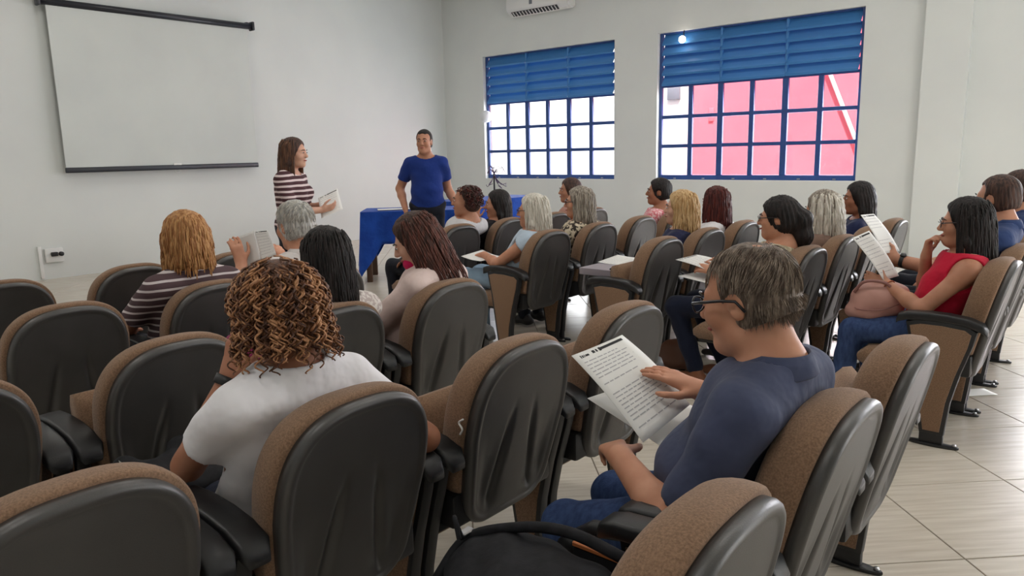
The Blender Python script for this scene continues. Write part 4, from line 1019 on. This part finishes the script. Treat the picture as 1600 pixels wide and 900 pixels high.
sheet('paper_sheet', [(-2.10, 3.99, .745), (-2.06, 4.19, .755), (-1.80, 4.16, .71), (-1.84, 3.97, .69)], -.008, 10, True, 'printed sheet held over navy trousers by the woman with a ponytail', both=True)
sheet('paper_sheet', [(-2.06, 3.95, .655), (-2.02, 4.15, .660), (-1.80, 4.12, .64), (-1.84, 3.93, .63)], .0, 0, label='lower white sheet under the ponytailed woman\'s hands')
sheet('paper_sheet', [(-1.095, 3.955, .937), (-1.058, 4.11, .962), (-.90, 4.10, .74), (-.935, 3.95, .735)], -.01, 10, True, 'white sheet held up in front of the woman in red', both=True)
sheet('paper_sheet', [(-1.198, 4.46, 1.011), (-1.175, 4.64, 1.005), (-1.02, 4.62, .80), (-1.06, 4.45, .80)], -.01, 10, True, 'white sheet held by the hand with the watch', both=True)
sheet('paper_sheet', [(-3.74, 3.83, .665), (-3.72, 4.04, .69), (-3.50, 4.03, .655), (-3.54, 3.82, .645)], .01, 0, label='folded white papers under the hand of the woman in pale blue')
sheet('paper_sheet', [(-.74, 4.70, .004), (-.58, 4.86, .004), (-.50, 4.78, .004), (-.66, 4.62, .004)], .0, 0, label='small white sheet lying on the floor tiles behind the red-topped woman')
sheet('paper_sheet', [(-5.03, 3.54, 1.075), (-4.95, 3.675, 1.145), (-4.85, 3.64, .985), (-4.93, 3.49, .92)], .006, 9, True, 'printed sheet held out by the woman in the striped top', both=True)
# ------------------------------------------------------------------ folder and papers on the aisle armrest
fo = empty('ring_binder', (-2.53, 4.10, .60)); tag(fo, 'grey ring binder lying across the arms of the empty aisle chair', 'folder')
M_BIND = mat('grey_board', srgb(150, 142, 150), .6)
box('cover', (-.16, -.27, .028), (.13, .16, .032), M_BIND, fo, .002, 1); box('cover', (-.16, -.27, .066), (.13, .16, .070), M_BIND, fo, .002, 1); box('spine', (-.16, -.274, .028), (.13, -.270, .070), M_BIND, fo, .002, 1)
box('pages', (-.15, -.25, .033), (.12, .15, .062), M_PAPER, fo, .002, 1)
sheet('paper_sheet', [(-2.70, 4.05, .676), (-2.68, 4.27, .70), (-2.44, 4.25, .70), (-2.46, 4.04, .676)], .008, 8, label='loose white sheet on top of the grey ring binder')

# ------------------------------------------------------------------ bags
def soft(name, ops, m_, label, cat, loc, h=.009, wob=.004):
    root = empty(name, loc); tag(root, label, cat); F = Field(h)
    for o in ops:
        if o[0] == 'e': F.ell(o[1], o[2], o[3] if len(o) > 3 else None, .03)
        else: F.cone(o[1], o[2], o[3], o[4], .03)
    field_obj('body', F, m_, root, 2, lambda V: np.stack([wob*np.sin(V[:, 2]*45+V[:, 1]*31), wob*np.sin(V[:, 0]*38+V[:, 2]*27), wob*np.sin(V[:, 0]*52+V[:, 1]*33)], 1)); return root
M_BAG = mat('black_nylon', srgb(22, 22, 25), .75, .25, noise=30, col2=srgb(34, 34, 38), bump=(40, .2)); M_LEA = mat('brown_leather', srgb(96, 62, 46), .5)
bb = soft('shoulder_bag', [('e', (0, 0, .10), (.20, .16, .11)), ('e', (-.12, .05, .10), (.14, .13, .09)), ('e', (.1, -.03, .13), (.1, .12, .08))], M_BAG, 'black shoulder bag lying on the empty chair at the bottom edge', 'bag', (-.80, 1.0, .43))
tube('strap', smooth_path([(.12, .12, .2), (0, .10, .225), (-.12, .08, .205), (-.24, .05, .15), (-.27, -.02, .07)], 6), .012, M_BAG, bb, 8)
tube('handle', smooth_path([(-.22, .02, .17), (-.235, .015, .21), (-.22, 0, .225), (-.20, -.01, .19)], 5), .005, M_BAG, bb, 6)
box('buckle', (-.245, .03, .165), (-.225, .065, .175), M_STEEL, bb, .003, 1)
hb = soft('handbag', [('e', (0, 0, .12), (.11, .10, .14)), ('e', (-.02, .02, .20), (.07, .06, .06))], M_BAG, 'black handbag with pale piping on the front-row chair beside the blonde woman', 'handbag', (row_x(4)-.17, 1.70, .44))
tube('piping', smooth_path([(.10, -.06, .02), (.10, -.06, .12), (.07, -.05, .19), (.02, -.045, .22)], 5), .004, M_WHITEPL, hb, 6); tube('piping', smooth_path([(.12, .02, .02), (.115, .02, .13), (.085, .02, .2), (.03, .02, .245)], 5), .004, M_WHITEPL, hb, 6)
tube('handle', smooth_path([(.04, -.05, .2), (.03, -.03, .29), (.02, .03, .29), (.03, .05, .2)], 6), .006, M_BAG, hb, 6)
jk = soft('jacket', [('e', (0, 0, .05), (.14, .12, .05)), ('e', (-.05, -.08, .04), (.10, .09, .045)), ('c', (.08, -.10, .06), (-.10, -.13, .075), .03, .035), ('c', (.05, .08, .07), (-.13, .02, .08), .025, .03)], M_BAG, 'black jacket bundled on the lap of the curly-haired woman', 'jacket', (-1.90, .88, .515), wob=.006)
mesh_obj('badge', [(.02, -.165, .09), (-.02, -.165, .113), (-.07, -.165, .117), (-.07, -.163, .105), (-.03, -.163, .10), (.01, -.163, .08)], [(0, 1, 4, 5), (1, 2, 3, 4)], M_WHITEPL, jk, smooth=False)
soft('cloth_bag', [('e', (0, 0, .09), (.10, .06, .095)), ('e', (.03, .01, .045), (.11, .065, .045))], cloth((136, 46, 84), 'magenta_cloth'), 'magenta cloth bag lying on the armrest beyond the curly-haired woman', 'bag', (-2.36, 1.30, .622))
mb = soft('handbag', [('e', (0, 0, .09), (.13, .10, .10)), ('e', (-.04, 0, .03), (.12, .09, .06)), ('e', (.04, 0, .13), (.1, .08, .06))], mat('mauve_leather', srgb(198, 150, 138), .5, .4, noise=6, col2=srgb(186, 136, 126)), 'dusty pink handbag on the lap of the woman in red', 'handbag', (-.965, 4.0, .535), wob=.003)
tube('handle', smooth_path([(-.10, -.06, .13), (-.05, -.08, .19), (.04, -.08, .195), (.09, -.06, .15)], 6), .008, mat('mauve_leather_dark', srgb(150, 104, 98), .5), mb, 8)
tube('seam', smooth_path([(-.115, -.05, .06), (-.06, -.098, .05), (.04, -.10, .06), (.11, -.06, .09)], 6), .003, mat('mauve_leather_dark', srgb(150, 104, 98), .5), mb, 6)
fb = soft('handbag', [('e', (0, 0, .10), (.12, .07, .10)), ('e', (0, 0, .05), (.13, .08, .05))], M_LEA, 'brown leather handbag on the floor beside the sandals', 'handbag', (-2.19, 4.20, .0))
tube('handle', smooth_path([(.08, -.05, .16), (.13, -.09, .10), (.12, -.1, .02), (.04, -.1, .01)], 6), .006, M_LEA, fb, 6)
# pink bottle
bo = empty('water_bottle', (-1.16, 4.62, 0)); tag(bo, 'small pink bottle on the floor by the woman in red', 'bottle')
M_PINKB = mat('pink_plastic', srgb(226, 168, 178), .3, .5)
def lathe(name, prof, m_, parent, n=18):
    V = [(r*math.cos(2*math.pi*k/n), r*math.sin(2*math.pi*k/n), z) for r, z in prof for k in range(n)]
    Fc = [(i*n+k, i*n+(k+1) % n, (i+1)*n+(k+1) % n, (i+1)*n+k) for i in range(len(prof)-1) for k in range(n)]+[tuple(range(n-1, -1, -1)), tuple((len(prof)-1)*n+k for k in range(n))]
    return mesh_obj(name, V, Fc, m_, parent)
lathe('body', [(.030, .002), (.033, .01), (.033, .05), (.030, .06), (.033, .07), (.033, .13), (.026, .155), (.014, .165), (.014, .175)], M_PINKB, bo); lathe('cap', [(.017, .172), (.017, .195), (.014, .198)], M_WHITEPL, bo)

# ------------------------------------------------------------------ stowed writing tablet and small marks on chairs
c0 = CH[(0, 1.0)]
tube('tablet_hinge', [(-.47, .235, .52), (-.47, .275, .52)], [.034, .036], M_BLACK, c0, 18)
tube('tablet_arm', [(-.47, .265, .54), (-.42, .268, .575), (-.36, .268, .585), (-.28, .268, .60)], [.018, .020, .018, .014], M_BLACK, c0, 10)
box('writing_tablet', (-.44, .205, .36), (-.12, .222, .555), M_BLACK, c0, .006); box('tablet_edge', (-.44, .204, .555), (-.12, .223, .566), mat('orange_edge', srgb(190, 112, 62), .6), c0, .002, 1)
for q in ((-.36, .45), (-.2, .47)): tube('bolt', [(q[0], .203, q[1]), (q[0], .199, q[1])], .008, M_STEEL, c0, 8)
c3 = CH[(1, 1.6)]
tube('loose_thread', smooth_path([(-.045, -.230, .64), (-.03, -.236, .66), (-.045, -.233, .675), (-.025, -.236, .69)], 5), .003, M_WHITEPL, c3, 5)

# ------------------------------------------------------------------ projection screen
sc_ = empty('projection_screen', (XW+.03, 4.71, 1.28)); tag(sc_, 'white pull-down projection screen with black case on the front wall', 'screen')
M_SCR = mat('screen_white', srgb(212, 216, 212), .9, .1, noise=1.5, col2=srgb(206, 210, 207)); M_CASE = mat('screen_case', srgb(36, 38, 46), .35, .5)
tube('case', [(.085, -1.36, 1.965), (.10, 1.365, 1.965)], .042, M_CASE, sc_, 16)
for y in (-1.375, 1.345): box('end_cap', (.04, y, 1.91), (.155, y+.035, 2.03), M_CASE, sc_, .012)
for y in (-1.30, 1.30): box('bracket', (0, y-.02, 1.97), (.1, y+.02, 2.02), M_CASE, sc_, .004)
V = []; Fc = []; ny, nz = 24, 10
for s in (0, 1):
    for j in range(nz+1):
        for i in range(ny+1):
            y = -1.28+2.56*i/ny; z = .02+1.93*j/nz; V.append((.095+.008*math.sin(i*.55+j*.35)*(1-j/nz)+s*.0015, y, z))
n = (ny+1)*(nz+1)
for j in range(nz):
    for i in range(ny):
        a = j*(ny+1)+i; Fc.append((n+a, n+a+1, n+a+ny+2, n+a+ny+1)); Fc.append((a, a+ny+1, a+ny+2, a+1))
mesh_obj('screen_cloth', V, Fc, M_SCR, sc_)
box('bottom_bar', (.078, -1.29, -.01), (.112, 1.29, .055), M_CASE, sc_, .01)
box('pull_tab', (.075, .03, .05), (.117, .14, .075), M_WHITEPL, sc_, .006)
tube('pull_ring', [(.1, .085+.035*math.cos(t), -.02+.03*math.sin(t)) for t in [2*math.pi*k/16 for k in range(17)]], .004, M_WHITEPL, sc_, 6)

# ------------------------------------------------------------------ wall socket
so = empty('wall_socket', (XW, 3.21, .29)); tag(so, 'white wall socket box with two black plugs low on the front wall', 'socket')
box('plate', (0, -.10, -.085), (.045, .10, .085), M_WHITEPL, so, .008); box('conduit', (0, -.17, -.27), (.03, -.13, .12), M_WHITEPL, so, .005)
box('plug', (.045, -.045, -.01), (.085, .03, .04), M_BLACK, so, .008); tube('plug', [(.045, .068, .012), (.08, .068, .012)], .027, M_BLACK, so, 14)

# ------------------------------------------------------------------ air conditioner
ac = empty('air_conditioner', (-7.73, YW, 3.62)); tag(ac, 'white split air conditioner above the left window', 'air conditioner')
prof = [(0, .02), (-.05, 0), (-.09, 0), (-.195, .078), (-.215, .12), (-.205, .34), (-.17, .37), (0, .37)]
prism('housing', [(p[0], p[1]) for p in prof], 'x', -.62, .62, M_WHITEPL, ac, .006)
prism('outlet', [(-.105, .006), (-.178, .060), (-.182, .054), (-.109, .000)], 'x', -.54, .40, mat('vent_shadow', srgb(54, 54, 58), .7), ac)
for k in range(14): prism('louvre_fin', [(-.108, .004), (-.176, .054), (-.186, .050), (-.116, -.004)], 'x', -.51+k*.066, -.496+k*.066, M_WHITEPL, ac)
prism('flap', [(-.085, -.002), (-.112, .016), (-.114, .006), (-.088, -.010)], 'x', -.55, .55, M_WHITEPL, ac)
box('emblem', (-.13, -.219, .13), (-.07, -.213, .20), mat('emblem_grey', srgb(120, 124, 130), .5), ac, .002, 1)
box('end_panel', (.62, -.205, .03), (.635, 0, .365), M_WHITEPL, ac, .004, 1)

# ------------------------------------------------------------------ globe and imitated lamp reflection by the windows
gl = empty('globe_lamp', (-8.93, YW, 2.03)); tag(gl, 'white globe at the left edge of the left window', 'lamp')
lathe('globe', [(.001, -.105)]+[(.105*math.sin(math.pi*k/14), -.105*math.cos(math.pi*k/14)) for k in range(1, 14)]+[(.001, .105)], mat('opal_glass', srgb(226, 228, 230), .3), gl, 24).location = (0, -.15, 0)
tube('arm', [(-.22, 0, 0), (-.12, -.08, 0), (-.05, -.12, 0)], .012, M_WHITEPL, gl, 8)
glint = empty('louvre_glint', (-5.22, YW-.03, 2.935)); tag(glint, 'small glowing ball imitating a lamp reflection on the blue louvres of the right window', 'lamp')
lathe('glint_ball', [(.001, -.05)]+[(.05*math.sin(math.pi*k/12), -.05*math.cos(math.pi*k/12)) for k in range(1, 12)]+[(.001, .05)], mat('glint_glow', srgb(255, 240, 226), .3, emit=14), glint, 20)  # a lamp reflection on the louvres, built as a ball that glows by itself
tube('glint_stem', [(0, .05, .03), (0, .045, .1), (0, .06, .135)], .008, M_METAL, glint, 8)  # added mount for the glowing ball; the reflection has none

# ------------------------------------------------------------------ tables with blue cloths
M_CLOTH = cloth((30, 76, 168), 'blue_tablecloth', 7, (24, 62, 146)); M_WOOD = mat('table_wood', srgb(96, 70, 54), .6, .4, noise=6, col2=srgb(78, 56, 44), stretch=(1, 1, .15))
def cloth_table(name, cx, cy, wx, wy, zt, label, clabel, hem, tail, rz=0):
    r = empty(name, (cx, cy, 0), rz); tag(r, label, 'table', 'tables at the front'); hx_, hy = wx/2, wy/2
    box('tabletop', (-hx_, -hy, zt-.035), (hx_, hy, zt-.006), M_WOOD, r, .004)
    for sx in (-1, 1):
        for sy in (-1, 1): box('leg', (sx*(hx_-.05)-.03, sy*(hy-.06)-.03, 0), (sx*(hx_-.05)+.03, sy*(hy-.06)+.03, zt-.035), M_WOOD, r, .004)
    for sx in (-1, 1): box('apron', (sx*(hx_-.05)-.012, -hy+.06, zt-.12), (sx*(hx_-.05)+.012, hy-.06, zt-.035), M_WOOD, r)
    # cloth: top sheet and a folded skirt with long corner tails
    V = []; Fc = []; per = []; N = 30
    for k in range(N): per.append((hx_, -hy+2*hy*k/N, 1, 0))
    for k in range(N): per.append((hx_-2*hx_*k/N, hy, 0, 1))
    for k in range(N): per.append((-hx_, hy-2*hy*k/N, -1, 0))
    for k in range(N): per.append((-hx_+2*hx_*k/N, -hy, 0, -1))
    n = len(per); rows = 9
    for j in range(rows+1):
        t = j/rows
        for i, (x, y, nx_, ny_) in enumerate(per):
            dc = min(math.hypot(x-sx*hx_, y-sy*hy) for sx in (-1, 1) for sy in (-1, 1)); tl = tail*max(0, 1-dc/.22)
            drop = (hem+tl)*t; w = (.018*math.sin(i*1.05)+.012*math.sin(i*.43+1))*t; o = .004+w+.012*t+.05*t*max(0, 1-dc/.18)
            cx = 1/math.sqrt(2) if dc < 1e-6 else 1; nx2, ny2 = (nx_, ny_) if dc > .12 else unit([nx_+ (x/hx_)*(1-dc/.12), ny_+(y/hy)*(1-dc/.12)])
            V.append((x+nx2*o, y+ny2*o, zt-drop-.002*(j == 0)))
    for j in range(rows):
        for i in range(n): i2 = (i+1) % n; Fc.append((j*n+i, (j+1)*n+i, (j+1)*n+i2, j*n+i2))
    Fc.append(tuple(range(n)))
    co = mesh_obj('tablecloth', V, Fc, M_CLOTH, None); co.location = r.location; co.rotation_euler = r.rotation_euler; md = co.modifiers.new('thick', 'SOLIDIFY'); md.thickness = .003; md.offset = 1
    co.data.set_sharp_from_angle(angle=math.radians(60)); tag(co, clabel, 'tablecloth', 'blue tablecloths'); return r
cloth_table('table', -6.55+.65*.72-.3*.69, 5.15+.65*.69+.3*.72, .6, 1.3, .79, 'small wooden table left of the standing man, under a blue cloth', 'blue cloth hanging to a long corner left of the standing man', .36, .38, math.radians(-46))
cloth_table('table', -6.89, 7.6, .66, 1.5, .79, 'wooden table behind the front row right of the standing man, under a blue cloth', 'blue cloth on the table right of the standing man', .36, .38)
for k, (x, y, rz) in enumerate(((-6.47, 5.52, .9), (-6.30, 5.70, .6))):
    c, s_ = math.cos(rz), math.sin(rz); q = [(-.15, -.105), (-.15, .105), (.15, .105), (.15, -.105)]
    sheet('paper_sheet', [(x+c*a-s_*b, y+s_*a+c*b, .799+k*.002) for a, b in q], 0, 0, label=('white sheet nearest the corner of the blue table', 'second white sheet on the blue table, nearer the standing man')[k])
# stand with curled dark ribbons on the second table
rb = empty('ribbon_stand', (-6.85, 7.72, .795)); tag(rb, 'thin black stand with tangled dark ribbons in front of the left window', 'decoration')
lathe('base', [(.09, 0), (.09, .012), (.02, .02), (.012, .03)], M_BLACK, rb); tube('pole', [(0, 0, .02), (0, 0, .34)], .012, M_BLACK, rb, 8)
rng = random.Random(21); M_RIB = mat('plum_ribbon', srgb(72, 44, 84), .5)
for k in range(16):
    a = rng.uniform(0, 6.28); R_ = rng.uniform(.06, .17); up_ = rng.uniform(.02, .12) if k < 10 else rng.uniform(-.22, -.1)
    pts = smooth_path([(0, 0, .31), (.4*R_*math.cos(a), .4*R_*math.sin(a), .33+up_*.7), (R_*math.cos(a), R_*math.sin(a), .31+up_), (R_*1.15*math.cos(a+.5), R_*1.15*math.sin(a+.5), .27+up_*.6)], 5)
    tube('ribbon', pts, .0045, M_RIB, rb, 5)
